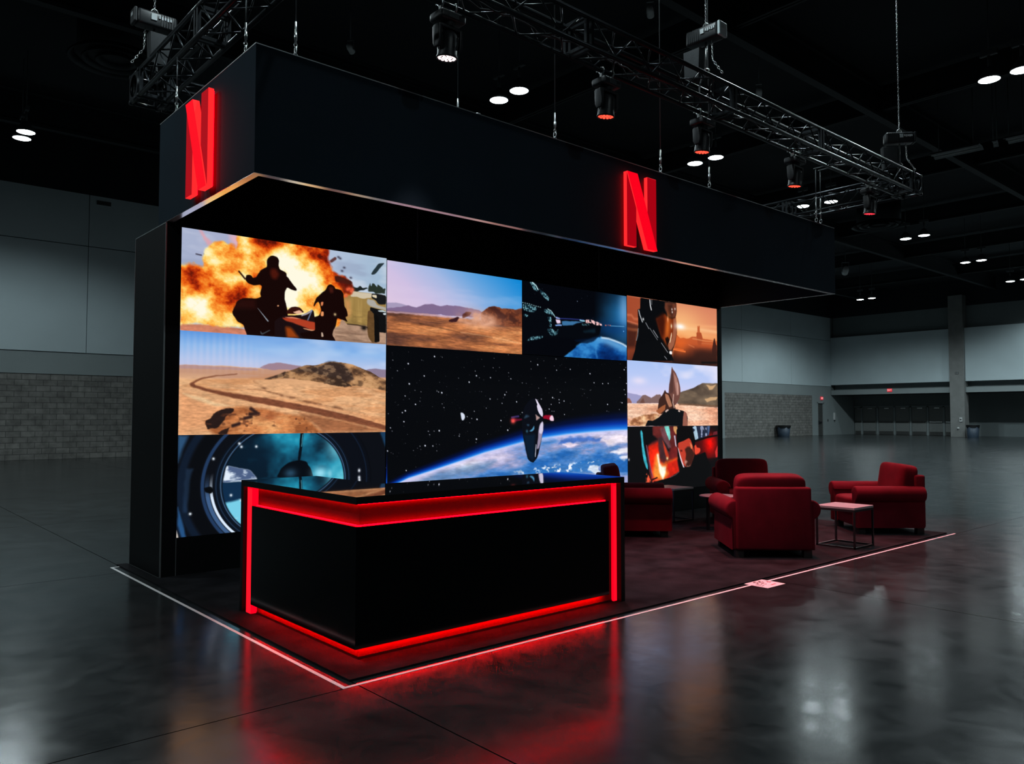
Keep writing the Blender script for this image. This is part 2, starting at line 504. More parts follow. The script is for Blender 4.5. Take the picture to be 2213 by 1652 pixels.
# doors
def panic_door(n, y0, y1):
    mb = MB(); mb.box(XD - .02, XD + .05, y0, y1, .01, 2.35, bev=.004)
    d = struct('door_%d' % n, mb, M['door'])
    ym = (y0 + y1) / 2
    mb = MB(); mb.box(XD - .12, XD - .06, y0 + .06, y1 - .06, 1.06, 1.17, bev=.01)
    mb.box(XD - .07, XD - .015, y0 + .06, y0 + .12, 1.05, 1.18); mb.box(XD - .07, XD - .015, y1 - .12, y1 - .06, 1.05, 1.18)
    mb.build('panic_bar', M['door_dark'] if n not in (6, 7) else M['steel'], d)
    mb = MB(); mb.box(XD - .03, XD - .015, y0 + .03, y1 - .03, .02, .30); mb.build('kick_plate', M['door_dark'], d)
    mb = MB(); mb.box(XD - .09, XD - .015, ym - .3, ym + .12, 2.24, 2.32, bev=.01); mb.build('door_closer', M['steel'], d)


dys = [(32.75, 33.35), (31.45, 32.6), (29.95, 31.2), (28.62, 29.74), (27.24, 28.4), (25.9, 27.02), (24.6, 25.75)]
for i, (a, b_) in enumerate(dys[1:]):
    panic_door(2 + i, a, b_)
panic_door(8, 33.0 - .33, 33.0 + .32)
mb = MB()
yy = [32.62, 31.22, 29.76, 28.42, 27.04, 25.77, 24.45]
for y in yy:
    mb.box(XD - .06, XD + .1, y, y + .16, 0, 2.45)
mb.box(XD - .06, XD + .1, 24.45, 33.38, 2.36, 2.5)
struct('trim_2', mb, M['wall_band'])
# single door in the back wall
mb = MB(); mb.box(63.42, 64.42, YB + .06, YB + .1, 0, 2.69)
d = struct('door_1', mb, M['door_dark'])
mb = MB(); mb.box(63.34, 63.44, YB - .05, YB + .08, 0, 2.78); mb.box(64.40, 64.5, YB - .05, YB + .08, 0, 2.78); mb.box(63.34, 64.5, YB - .05, YB + .08, 2.69, 2.78)
mb.build('door_frame', M['wall_band'], d)
mb = MB(); mb.box(63.45, 64.1, YB - .06, YB - .0, 1.03, 1.13, bev=.01); mb.box(63.43, 63.55, YB - .1, YB - .0, .88, 1.22, bev=.01)
mb.build('panic_bar', M['fixture'], d)
t = thing('light_switch', 'small dark switch plate on the back wall beside the single door', 'switch', (65.17, YB, 1.24))
mb = MB(); mb.box(-.06, .06, -.03, 0, -.1, .1, bev=.006); mb.build('plate', M['fixture'], t)
mb = MB(); mb.box(-.02, .02, -.045, -.03, -.04, .04); mb.build('rocker', M['door_dark'], t)
t = thing('wall_cabinet', 'narrow white upright cabinet on the wall near the lobby', 'cabinet', (66.24, YB, 1.28))
mb = MB(); mb.box(-.09, .09, -.1, 0, 0, .62, bev=.01); mb.build('housing', M['whitebox'], t)
mb = MB(); mb.box(-.05, .05, -.11, -.09, -.12, -.0); mb.build('bracket', M['fixture'], t)


def exit_sign(label, loc, rz):
    t = thing('exit_sign', label, 'sign', loc, rz)
    mb = MB(); mb.box(-.19, .19, -.06, 0, -.13, .13, bev=.008); mb.build('housing', M['exit'], t)
    mb = MB()
    seg = {'E': [(0, 0, .2, 1), (0, 0, 1, .16), (0, .42, .8, .58), (0, .84, 1, 1)], 'I': [(.35, 0, .65, 1)], 'T': [(.38, 0, .62, 1), (0, .84, 1, 1)]}
    for i, ch in enumerate('EXIT'):
        ox = -.165 + i * .085
        w, h = .068, .15
        if ch == 'X':
            for sgn in (1, -1):
                Mx = Matrix.Translation((ox + w / 2, -.065, 0)) @ Matrix.Rotation(sgn * math.atan2(w, h), 4, 'Y')
                mb.box(-.008, .008, -.003, .003, -h * .54, h * .54, M=Mx)
        else:
            for a, b2, c, d2 in seg[ch]:
                mb.box(ox + a * w, ox + c * w, -.068, -.06, -h / 2 + b2 * h, -h / 2 + d2 * h)
    mb.build('letters', M['exit_letter'], t)


exit_sign('small red glowing exit sign above the single door in the back wall', (64.1, YB - .02, 3.12), 0)
exit_sign('small red glowing exit sign on the beam over the row of doors', (XR + .02, 28.4, 3.72), -PI / 2)


def bin_(label, loc, r0, r1, h):
    t = thing('trash_bin', label, 'bin', loc)
    mb = MB(); mb.lathe([(r0, 0), (r0 * 1.02, .02), (r1, h), (r1 - .02, h), (r0 - .02, .05), (0, .05)], 24, cap=False); mb.build('barrel', M['bin'], t)
    mb = MB()
    n = 26
    prof = []
    lo = [mb.bm.verts.new(((r1 + .02) * math.cos(2 * PI * i / n), (r1 + .02) * math.sin(2 * PI * i / n), h - .16 - .07 * math.sin(i * 2.7) * math.cos(i * 1.3))) for i in range(n)]
    hi = [mb.bm.verts.new(((r1 + .035) * math.cos(2 * PI * i / n), (r1 + .035) * math.sin(2 * PI * i / n), h + .02)) for i in range(n)]
    inn = [mb.bm.verts.new(((r1 - .05) * math.cos(2 * PI * i / n), (r1 - .05) * math.sin(2 * PI * i / n), h - .03)) for i in range(n)]
    cen = mb.bm.verts.new((0, 0, h - .25))
    for i in range(n):
        j = (i + 1) % n
        mb.bm.faces.new((lo[i], lo[j], hi[j], hi[i])); mb.bm.faces.new((hi[i], hi[j], inn[j], inn[i])); mb.bm.faces.new((inn[i], inn[j], cen))
    mb.build('bin_liner', M['liner'], t, smooth=True)


bin_('blue trash bin with a black liner against the block wall', (57.0, 32.85, 0), .42, .52, .86)
bin_('blue trash bin with a black liner beside the concrete column', (65.0, 22.0, 0), .36, .43, .92)

# ceiling steel
for k, y in enumerate((20.5, 11.0, 29.5)):
    mb = MB(); mb.box(XL, XR, y - .12, y + .12, 11.05, 11.15); mb.box(XL, XR, y - .02, y + .02, 11.1, 12.0); mb.box(XL, XR, y - .12, y + .12, 11.95, 12.05)
    o = struct('trim_%d' % (3 + k), mb, M['beam'])
for k, x in enumerate((1.5, 17.0, 25.2, 33.4, 41.6, 50.0, 58.5)):
    mb = MB(); mb.box(x - .1, x + .1, YF, YB, 11.3, 11.38); mb.box(x - .02, x + .02, YF, YB, 11.3, 12.1)
    o = struct('trim_%d' % (6 + k), mb, M['beam'])
for lab, loc, r in (('large round ceiling diffuser above the left truss end', (5.64, 22.35, 10.95), 1.15), ('large round ceiling diffuser beyond the right end of the canopy', (39.0, 17.2, 10.95), 1.25)):
    t = thing('ceiling_diffuser', lab, 'air diffuser', loc, group='round ceiling diffusers')
    mb = MB()
    for q in (1, .72, .44):
        mb.lathe([(r * q, 0), (r * q - .14, .12), (r * q - .18, .12), (r * q - .03, -.02)], 40, cap=False)
    mb.build('cone_rings', M['duct'], t)
    mb = MB(); mb.lathe([(r * .8, .1), (r * .8, 1.2)], 32); mb.build('duct', M['beam'], t)

# unlit strip lights, far right
def strip_light(label, p, q, w):
    p, q = Vector(p), Vector(q)
    d = q - p
    t = thing('strip_light', label, 'strip light', (p + q) / 2, math.atan2(d.y, d.x), group='unlit strip lights under the ceiling')
    L2 = d.length / 2
    mb = MB(); mb.prism([(-w, .0), (-w * .55, .1), (w * .55, .1), (w, .0), (w * .93, -.0), (w * .5, .08), (-w * .5, .08), (-w * .93, .0)], 'x', -L2, L2); mb.build('reflector', M['strip'], t)
    for s_ in (-1, 1):
        mb = MB(); mb.rod((-L2 + .03, s_ * w * .4, .02), (L2 - .03, s_ * w * .4, .02), .02, 8); mb.build('tube', M['whitebox'], t)
        mb = MB(); mb.rod((s_ * L2 * .7, 0, .09), (s_ * L2 * .7, 0, ZC - p.z), .012, 6); mb.build('hanger', M['wire'], t)


strip_light('long unlit strip light hanging at far right below the bright lamp pair', (27.65, 10.4, 10.2), (27.75, 8.95, 10.2), .33)
strip_light('short unlit strip light, middle of the three far-right strips', (27.75, 8.62, 10.2), (27.78, 8.48, 10.2), .33)
strip_light('short unlit strip light, rightmost of the three far-right strips', (27.77, 8.25, 10.2), (27.8, 7.7, 10.2), .33)

for lab, q, sz in (('small pale ceiling fixture above the truss left of the middle hoist', (13.52, 10.85, 10.5), .13), ('tiny pale ceiling fixture above the canopy left of the first moving head', (9.44, 16.75, 10.5), .12),
                   ('small pale ceiling fixture just above the truss right of the middle hoist', (19.22, 11.67, 10.5), .14), ('small pale ceiling fixture right of the canopy end', (47.0, 22.8, 10.5), .3)):
    t = thing('ceiling_fixture', lab, 'ceiling fixture', q, 0.6, group='small unlit ceiling fixtures')
    mb = MB(); mb.lathe([(0, -sz), (sz * .5, -sz), (sz * .62, -sz * .3), (sz * .62, sz), (sz * .4, sz * 1.2), (0, sz * 1.2)], 18, Matrix.Rotation(1.9, 4, 'Y')); mb.build('can', M['whitebox'], t)
    mb = MB(); mb.box(-sz * .2, sz * .2, -sz * .7, -sz * .62, -sz * .2, sz * 1.6); mb.box(-sz * .2, sz * .2, sz * .62, sz * .7, -sz * .2, sz * 1.6); mb.box(-sz * .2, sz * .2, -sz * .7, sz * .7, sz * 1.6, sz * 1.7); mb.rod((0, 0, sz * 1.7), (0, 0, ZC - q[2]), .012, 6); mb.build('bracket', M['wire'], t)

# ----------------------------------------------------------------------------- pendant lamps
def make_lamp():
    t = thing('pendant_lamp', '', 'pendant lamp')
    R = .235
    mb = MB(); mb.lathe([(R, 0), (R + .012, .0), (R + .012, .03), (R * .78, .16), (R * .42, .27), (.07, .31), (0, .31)], 28, cap=False); mb.build('housing', M['lamp_shade'], t)
    mb = MB(); mb.lathe([(R, .004), (R * .8, -.012), (R * .5, -.022), (0, -.026)], 28, cap=False); mb.build('lens', M['lamp'], t)
    mb = MB(); mb.rod((0, 0, .3), (0, 0, .62), .035, 10); mb.rod((0, 0, .62), (0, 0, ZC - 9.8), .012, 6); mb.build('stem', M['lamp_shade'], t)
    mb = MB(); mb.box(-.05, .05, -.2, .2, .60, .74, bev=.02); mb.build('gear_box', M['lamp_shade'], t)
    return t


LAMPS = [
    (4.27, 26.23, 'front white lamp of the pair at far left'), (4.28, 26.90, 'rear white lamp of the pair at far left'),
    (13.07, 15.47, 'left white lamp of the pair just above the canopy'), (13.07, 14.68, 'right white lamp of the pair just above the canopy'),
    (21.2, 15.22, 'left white lamp of the pair behind the third moving head'), (21.2, 14.43, 'right white lamp of the pair behind the third moving head'),
    (21.27, 6.64, 'left white lamp of the pair in the top right corner'), (21.25, 5.94, 'white lamp cut by the right edge of the picture near the top'),
    (28.75, 15.6, 'left white lamp seen through the right-hand truss'), (28.95, 14.56, 'right white lamp seen through the right-hand truss'),
    (37.65, 15.38, 'left white lamp of the pair right of the canopy end'), (37.55, 14.53, 'right white lamp of the pair right of the canopy end'),
    (45.9, 15.7, 'left white lamp of the pair second along from the canopy end'), (45.86, 14.91, 'right white lamp of the pair second along from the canopy end'),
    (54.4, 16.13, 'left white lamp of the farthest pair at the right edge'), (54.2, 15.31, 'white lamp of the farthest pair cut by the right edge'),
    (54.98, 25.65, 'left white lamp of the pair over the far corner'), (54.94, 24.81, 'right white lamp of the pair over the far corner'),
]
LAMP_W = 470.0
lamp0 = make_lamp()
for i, (x, y, lab) in enumerate(LAMPS):
    if i == 0:
        lamp0.location = (x, y, 9.8); lamp0['label'] = lab + ' hanging from the black ceiling'; lamp0['group'] = 'white pendant lamps in pairs'
    else:
        dup(lamp0, (x, y, 9.8), 0, lab + (' hanging from the black ceiling' if len(lab.split()) < 11 else ''), 'white pendant lamps in pairs')
# the same lamp grid carries on outside the frame and behind the canopy
HID = [(4.27, 14.7), (4.27, 6.2), (-4.2, 6.2), (-4.2, 15), (-4.2, 25.8), (13.07, 6.3), (29.2, 6.2), (37.6, 6.2), (45.9, 6.2), (54.4, 6.2), (62.4, 6.2), (62.4, 15.2),
       (37.6, 26.1), (45.9, 26.1), (21.2, -3), (45.9, -3), (4.27, -6)]
for (x, y) in HID:
    for dy in (-.4, .4):
        dup(lamp0, (x, y + dy, 9.8), 0, 'white pendant lamp of the hall grid outside the picture', 'pendant lamps outside the picture')

for (x, y) in [(q[0], q[1]) for q in LAMPS] + [(q[0], q[1] + d_) for q in HID for d_ in (-.4, .4)]:
    l = bpy.data.lights.new('lamp_beam', 'SPOT')
    l.color = (.80, .96, 1.0); l.energy = LAMP_W * (2.3 if 50 < x < 60 else 1.0); l.spot_size = math.radians(163 if x > 50 else 152); l.spot_blend = .45; l.shadow_soft_size = .12
    o = bpy.data.objects.new('lamp_beam', l); COL.objects.link(o); o.location = (x, y, 9.74)

# ----------------------------------------------------------------------------- carpet, tape, sticker
mb = MB(); mb.prism([(2.45, 4.29), (11.62, 4.29), (11.62, 8.195), (2.555, 8.195), (2.555, 9.25), (2.45, 9.25)], 'z', 0, .013); o = mb.build('carpet', M['carpet'])
tag(o, 'dark charcoal carpet under the booth, lit red around the chairs', 'carpet')
TX0, TX1, TY0, TY1, TW = 2.362, 11.71, 4.205, 9.16, .026
mb = MB(); mb.box(TX0, TX1, TY0, TY0 + TW, 0, .0012); o = mb.build('floor_tape', M['tape'])
tag(o, 'long pale floor tape along the front edge of the carpet', 'tape')
mb = MB(); mb.box(TX0, TX0 + TW, TY0 + TW, TY1, 0, .0012); mb.box(TX0 + TW, TX0 + .14, TY1 - TW, TY1, 0, .0012); o = mb.build('floor_tape', M['tape'])
tag(o, 'pale floor tape along the left edge of the carpet with a short hooked end', 'tape')
t = thing('floor_sticker', 'pale pink square sticker with dark marks across the front tape', 'sticker', (6.84, 4.165, .0014))
mb = MB(); mb.box(-.155, .155, -.13, .13, 0, .001); mb.build('sheet', M['sticker'], t)
mb = MB()
def ink(pts, w, r=0):
    for p, q in zip(pts, pts[1:]):
        p, q = Vector((*p, 0)), Vector((*q, 0))
        d = q - p
        Mx = Matrix.Translation((p + q) / 2 + Vector((0, 0, .0013))) @ Matrix.Rotation(math.atan2(d.y, d.x), 4, 'Z')
        mb.box(-d.length / 2 - w / 2, d.length / 2 + w / 2, -w / 2, w / 2, -.0003, .0003, M=Mx)
ink([(-.115, .02), (-.115, -.045), (-.09, -.045)], .012)
for cx, cy in ((-.06, .02), (-.035, .075), (.0, .09), (.03, .05), (-.01, -.0), (.055, .075)):
    ink([(cx + .016 * math.cos(a), cy + .022 * math.sin(a)) for a in (0.6, 1.6, 2.6, 3.6, 4.6, 5.4)], .010)
mb.build('dark_marks', M['sticker_ink'], t)
mb = MB(); ink([(.01, -.07), (.075, -.07)], .016); ink([(.09, .02), (.11, .04), (.12, .01), (.1, .0), (.09, .02)], .012); mb.build('red_marks', M['sticker_red'], t)

# ----------------------------------------------------------------------------- booth wall, screens
HX0, HX1, HY0, HY1, HZ0, HZ1 = 2.57, 12.174, 6.077, 8.46, 3.55, 4.613
WY0, WY1 = 8.208, 9.22
t = thing('display_wall', 'thick black freestanding booth wall that carries the screens', 'wall', (HX0, WY0, .0))
def loc(mb, name, m, par, off):
    """build in world numbers under a thing placed at off"""
    bmesh.ops.translate(mb.bm, vec=-Vector(off), verts=mb.bm.verts)
    return mb.build(name, m, par)
off = (HX0, WY0, .0)
mb = MB(); mb.box(HX0, HX1, WY0 + .03, WY1, .0, HZ0)
mb.box(HX0, 2.72, WY0, WY0 + .03, .0, HZ0); mb.box(12.037, HX1, WY0, WY0 + .03, .0, HZ0); mb.box(2.72, 12.037, WY0, WY0 + .03, .0, .383); mb.box(2.72, 12.037, WY0, WY0 + .03, 3.522, HZ0)
loc(mb, 'wall_body', M['wallblack'], t, off)
for a in ((HX0 - .004, HX0 + .008, WY0 - .004, WY0 + .008, .0, HZ0), (HX0 - .004, HX0 + .006, WY1 - .008, WY1 + .004, .0, HZ0), (HX0 - .003, HX0 + .005, WY0, WY1, HZ0 - .01, HZ0 + .0),
          (2.716, 2.722, WY0 - .003, WY0 + .004, .0, .383), (HX0, 12.17, WY0 - .003, WY0 + .005, .0, .006), (HX0 - .003, HX0 + .004, WY0, WY1, .0, .006)):
    mb = MB(); mb.box(*a); loc(mb, 'edge_profile', M['profile'], t, off)

class Pic:
    """a picture painted on a flat screen: colours on a fine grid of points; x, y in metres from the top left corner"""

    def __init__(s, w, h, nx, ny):
        s.w, s.h, s.nx, s.ny = w, h, nx, ny
        s.x, s.y = np.meshgrid(np.linspace(0, w, nx), np.linspace(0, h, ny))
        s.c = np.zeros((ny, nx, 3))
        s.fine = ((s.noise(14, 14, 101, 3) - .5) * .012, (s.noise(14, 14, 102, 3) - .5) * .012)

    def fill(s, col):
        s.c[:] = np.array(col) / 255.0

    def mix(s, m, col):
        col = np.asarray(col, float) / 255.0 if not (isinstance(col, np.ndarray) and col.ndim == 3) else col
        m = np.clip(m, 0, 1)[..., None]
        s.c = s.c * (1 - m) + col * m

    def add(s, m, col):
        s.c = s.c + m[..., None] * np.array(col) / 255.0

    def ramp(s, t, stops):
        ps = [p for p, _ in stops]
        return np.stack([np.interp(t, ps, [c[k] / 255.0 for _, c in stops]) for k in range(3)], -1)

    def poly(s, pts, soft=0.008, wx=None, wy=None, cut=2):
        P = np.array(pts, float)
        for _ in range(cut):                       # round the corners
            Q_ = np.roll(P, -1, axis=0)
            ln = np.maximum(np.hypot(*(Q_ - P).T), 1e-6)[:, None]
            f = np.minimum(.2, .011 / ln)
            P = np.stack([P + (Q_ - P) * f, Q_ + (P - Q_) * f], 1).reshape(-1, 2)
        soft = soft * .7
        if wx is None:
            wx, wy = s.fine
        m = np.zeros_like(s.x)
        pad = soft * 2 + (0.0 if wx is None else float(np.abs(wx).max()))
        x0, x1 = P[:, 0].min() - pad, P[:, 0].max() + pad
        y0, y1 = P[:, 1].min() - pad, P[:, 1].max() + pad
        ix0, ix1 = np.searchsorted(s.x[0], [x0, x1])
        iy0, iy1 = np.searchsorted(s.y[:, 0], [y0, y1])
        sl = (slice(max(iy0 - 1, 0), iy1 + 1), slice(max(ix0 - 1, 0), ix1 + 1))
        X, Y = s.x[sl], s.y[sl]
        if X.size == 0:
            return m
        if wx is not None:
            X, Y = X + wx[sl], Y + wy[sl]
        ins = np.zeros(X.shape, bool)
        d2 = np.full(X.shape, 1e9)
        n = len(P)
        for i in range(n):
            (ax, ay), (bx, by) = P[i], P[(i + 1) % n]
            if ay != by:
                c = ((ay > Y) != (by > Y)) & (X < (bx - ax) * (Y - ay) / (by - ay) + ax)
                ins ^= c
            ex, ey = bx - ax, by - ay
            q = np.clip(((X - ax) * ex + (Y - ay) * ey) / max(ex * ex + ey * ey, 1e-12), 0, 1)
            d2 = np.minimum(d2, (X - ax - q * ex) ** 2 + (Y - ay - q * ey) ** 2)
        d = np.sqrt(d2) * np.where(ins, 1, -1)
        m[sl] = np.clip(d / (2 * soft) + 0.5, 0, 1)
        return m

    def line(s, pts, w, soft=0.006):
        P = np.array(pts, float)
        d2 = np.full(s.x.shape, 1e9)
        for (ax, ay), (bx, by) in zip(P, P[1:]):
            ex, ey = bx - ax, by - ay
            q = np.clip(((s.x - ax) * ex + (s.y - ay) * ey) / max(ex * ex + ey * ey, 1e-12), 0, 1)
            d2 = np.minimum(d2, (s.x - ax - q * ex) ** 2 + (s.y - ay - q * ey) ** 2)
        return np.clip((w / 2 - np.sqrt(d2)) / (2 * soft) + 0.5, 0, 1)

    def blob(s, p, rx, ry, rot=0.0, k=1.0):
        dx, dy = s.x - p[0], s.y - p[1]
        c, n = math.cos(rot), math.sin(rot)
        return np.exp(-(((dx * c + dy * n) / rx) ** 2 + ((-dx * n + dy * c) / ry) ** 2) * k)

    def noise(s, sx, sy, seed, octv=4, gain=0.55):
        r = np.random.RandomState(seed)
        T = r.rand(64, 64)
        out, amp, tot = np.zeros_like(s.x), 1.0, 0.0
        for o in range(octv):
            u, v = s.x * sx * 2 ** o + o * 7.3, s.y * sy * 2 ** o + o * 3.1
            iu, iv = np.floor(u).astype(int), np.floor(v).astype(int)
            fu, fv = u - iu, v - iv
            fu, fv = fu * fu * (3 - 2 * fu), fv * fv * (3 - 2 * fv)
            g = lambda a, b: T[(iv + b) % 64, (iu + a) % 64]
            out += amp * ((g(0, 0) * (1 - fu) + g(1, 0) * fu) * (1 - fv) + (g(0, 1) * (1 - fu) + g(1, 1) * fu) * fv)
            tot += amp
            amp *= gain
        return out / tot

    def stars(s, n, seed, ymax=1.0):
        r = np.random.RandomState(seed)
        m = np.zeros_like(s.x)
        dx = s.w / (s.nx - 1)
        for _ in range(n):
            fx, fy, b = r.rand() * s.w, r.rand() * s.h * ymax, r.rand() ** 3.4 * 0.95 + 0.10
            rad = .0034 + .0048 * b
            j0, j1 = np.searchsorted(s.x[0], [fx - .03, fx + .03])
            i0, i1 = np.searchsorted(s.y[:, 0], [fy - .03, fy + .03])
            q = (slice(i0, i1), slice(j0, j1))
            g = b * 1.5 * np.exp(-((s.x[q] - fx) ** 2 + (s.y[q] - fy) ** 2) / rad ** 2)
            m[q] = np.maximum(m[q], np.clip(g, 0, 1))
        return m

    def grain(s, k=.16, sx=34, sy=34, seed=200, m=1.0):
        lum = s.c.mean(-1)
        g = (s.noise(sx, sy, seed, 3) - .5) * k * 1.6 + (s.noise(7, 9, seed + 1, 4) - .5) * k
        s.c = s.c * (1 + g * m * np.clip(lum * 5, 0, 1))[..., None]


def pic_fireball(p):
    sky = p.ramp(np.clip(p.x / p.w, 0, 1), [(0, (170, 180, 208)), (.3, (165, 170, 200)), (.72, (176, 192, 216)), (1, (158, 184, 208))])
    p.c[:] = sky
    cl = p.noise(1.5, 5, 3)
    p.mix(np.clip((cl - .5) * 2.5, 0, .45), (222, 226, 236))
    p.mix(np.clip((.42 - cl) * 3, 0, .4), (140, 152, 180))
    # ground and the wall with the road on the right
    p.mix(p.poly([(0.000, 0.983), (0.323, 0.977), (0.680, 0.989), (0.697, 1.066), (0.002, 1.068)]), (206, 128, 100))
    p.mix(p.poly([(1.599, 0.786), (1.918, 0.777), (2.425, 0.798), (2.427, 1.055), (1.602, 1.079)], .012), (176, 142, 118))
    g = p.noise(2.5, 22, 5)
    p.mix(p.poly([(1.730, 0.902), (2.426, 0.878), (2.427, 1.055), (1.732, 1.071)], .02) * np.clip((g - .45) * 3, 0, .7), (126, 96, 78))
    p.mix(p.poly([(1.839, 0.528), (1.963, 0.447), (2.422, 0.452), (2.425, 0.842), (1.899, 0.847), (1.823, 0.785)]), (156, 126, 70))
    p.mix(p.poly([(1.944, 0.450), (2.229, 0.452), (2.219, 0.500), (2.110, 0.527), (2.031, 0.513), (1.935, 0.518)]), (206, 192, 166))
    st = p.noise(14, 1.2, 6)
    p.mix(p.poly([(1.858, 0.543), (2.170, 0.521), (2.182, 0.834), (1.899, 0.830)], .03) * np.clip((st - .4) * 2, 0, .8), (196, 162, 96))
    p.mix(p.poly([(1.858, 0.560), (1.925, 0.571), (1.937, 0.733), (1.899, 0.779)], .05) * .7, (226, 150, 90))
    # trees
    wx, wy = (p.noise(12, 12, 8, 2) - .5) * .06, (p.noise(12, 12, 9, 2) - .5) * .06
    p.mix(p.poly([(1.957, 0.378), (2.011, 0.394), (2.059, 0.363), (2.089, 0.390), (2.153, 0.383), (2.154, 0.409), (2.070, 0.418), (2.021, 0.440), (1.972, 0.441)], .008, wx, wy), (28, 34, 34))
    p.mix(p.poly([(2.157, 0.444), (2.163, 0.373), (2.188, 0.309), (2.203, 0.369), (2.228, 0.322), (2.268, 0.327), (2.289, 0.360), (2.319, 0.317), (2.360, 0.343), (2.370, 0.377), (2.411, 0.382), (2.420, 0.443), (2.330, 0.448)], .008, wx, wy), (40, 50, 42))
    # truck at the right edge
    p.mix(p.poly([(2.219, 0.446), (2.422, 0.452), (2.423, 0.567), (2.311, 0.569), (2.280, 0.528), (2.219, 0.507)], .006), (24, 26, 28))
    p.mix(p.poly([(2.224, 0.463), (2.290, 0.461), (2.288, 0.501), (2.229, 0.489)], .006), (220, 206, 176))
    p.mix(p.poly([(2.160, 0.522), (2.260, 0.530), (2.291, 0.580), (2.424, 0.603), (2.424, 0.638), (2.200, 0.606), (2.150, 0.575)], .012), (172, 168, 160))
    p.mix(p.poly([(2.200, 0.614), (2.424, 0.647), (2.426, 0.913), (2.334, 0.911), (2.263, 0.907), (2.222, 0.787)], .006), (16, 16, 18))
    p.mix(p.poly([(2.301, 0.649), (2.372, 0.638), (2.424, 0.647), (2.424, 0.658), (2.322, 0.663)], .004), (190, 205, 210))
    p.mix(p.poly([(2.373, 0.678), (2.424, 0.665), (2.424, 0.691), (2.393, 0.694)], .004), (215, 225, 230))
    p.mix(p.poly([(2.171, 0.669), (2.206, 0.649), (2.261, 0.696), (2.323, 0.859), (2.310, 1.035), (2.224, 1.040), (2.174, 0.965), (2.158, 0.862)], .008), (98, 70, 40))
    p.mix(p.poly([(2.251, 0.680), (2.322, 0.727), (2.335, 1.025), (2.264, 1.038), (2.262, 0.837)], .006), (14, 13, 13))
    p.mix(p.line([(1.899, 0.843), (2.035, 0.845), (2.163, 0.862)], .012), (50, 38, 28))
    p.mix(p.blob(*[(2.118, 0.874)], .04, .03), (22, 18, 16))
    p.grain(.16, 16, 40, m=np.clip((p.y / p.h - .6) / .1, 0, 1))
    # flying scraps
    p.mix(p.poly([(2.205, 0.219), (2.312, 0.078), (2.399, 0.058), (2.272, 0.211), (2.227, 0.227)], .006), (38, 52, 58))
    for q in [(1.850, 0.185), (1.822, 0.227), (1.937, 0.294), (1.796, 0.084), (1.773, 0.071), (1.856, 0.291)]:
        p.mix(p.blob(q, .018, .013), (70, 70, 90))
    p.mix(p.line([(1.684, 0.129), (1.731, 0.093)], .035), (96, 60, 60))
    p.mix(p.line([(0.147, 0.255), (0.199, 0.260)], .012), (60, 55, 70))
    p.mix(p.line([(0.229, 0.244), (0.244, 0.257)], .014), (90, 60, 60))
    # the fireball
    wx, wy = (p.noise(5, 5, 11, 4) - .5) * .26, (p.noise(5, 5, 12, 4) - .5) * .26
    p.mix(p.poly([(0.151, 0.017), (0.180, 0.016), (0.248, 0.074), (0.324, 0.116), (0.264, 0.148), (0.211, 0.087)], .02, wx * .3, wy * .3) * .8, (226, 160, 170))
    p.mix(p.poly([(0.492, -0.001), (0.617, -0.012), (0.603, 0.100), (0.564, 0.152), (0.524, 0.095)], .04, wx * .5, wy * .5) * .9, (226, 176, 190))
    F = p.poly([(-0.011, 0.373), (0.054, 0.354), (0.142, 0.358), (0.249, 0.378), (0.237, 0.273), (0.239, 0.190), (0.294, 0.128), (0.354, 0.091), (0.423, 0.075), (0.508, 0.086), (0.576, 0.135), (0.578, 0.041), (0.617, -0.036)] + [(1.284, -0.058), (1.645, -0.018), (1.688, 0.035), (1.680, 0.138), (1.714, 0.252), (1.770, 0.288), (1.942, 0.337), (1.943, 0.397), (1.973, 0.454), (1.858, 0.526), (1.840, 0.613), (1.776, 0.865), (1.656, 0.899), (1.296, 0.909)] + [(0.680, 0.997), (0.399, 0.979), (0.000, 0.987)], .02, wx * .5, wy * .5)
    n = p.noise(3.6, 4.4, 21, 6, .64)
    x2, y2 = p.x, p.y
    t = (n - .5) * 1.75 + .60
    for z, q in (('h', ([(0.334, 0.253)], .13, .20)), ('h', ([(0.669, 0.232)], .07, .19)), ('h', ([(0.170, 0.756)], .24, .12)), ('h', ([(0.484, 0.488)], .24, .10)), ('h', ([(1.157, 0.206)], .15, .40)), ('h', ([(1.205, 0.591)], .14, .16)), ('h', ([(1.522, 0.393)], .20, .18)), ('h', ([(0.209, 0.873)], .12, .10))):
        t += .36 * p.blob(q[0][0], q[1], q[2], 0)
    for q in (([(0.533, 0.187)], .12, .15), ([(0.285, 0.510)], .22, .11), ([(0.861, 0.047)], .20, .11), ([(0.305, 0.820)], .12, .14), ([(0.041, 0.449)], .14, .13), ([(0.183, 0.620)], .12, .10), ([(1.592, 0.149)], .14, .34), ([(1.762, 0.366)], .22, .12), ([(0.466, 0.366)], .16, .07), ([(0.085, 0.906)], .3, .08), ([(1.363, 0.641)], .25, .12), ([(0.626, 0.550)], .3, .1)):
        t -= .27 * p.blob(q[0][0], q[1], q[2], 0)
    fc = p.ramp(t, [(0, (88, 18, 8)), (.16, (168, 40, 8)), (.34, (232, 96, 20)), (.52, (250, 150, 50)), (.68, (255, 200, 92)), (.86, (255, 234, 156)), (1.12, (255, 250, 226))])
    p.mix(F, fc)
    p.mix(p.poly([(1.723, 0.294), (1.780, 0.287), (1.942, 0.332), (1.962, 0.356), (1.933, 0.381), (1.837, 0.374), (1.743, 0.368)], .012), (70, 26, 18))
    p.mix(p.poly([(1.771, 0.356), (1.933, 0.385), (1.972, 0.428), (1.934, 0.475), (1.839, 0.511), (1.819, 0.436)], .03, wx * .3, wy * .3) * .8, (96, 22, 14))
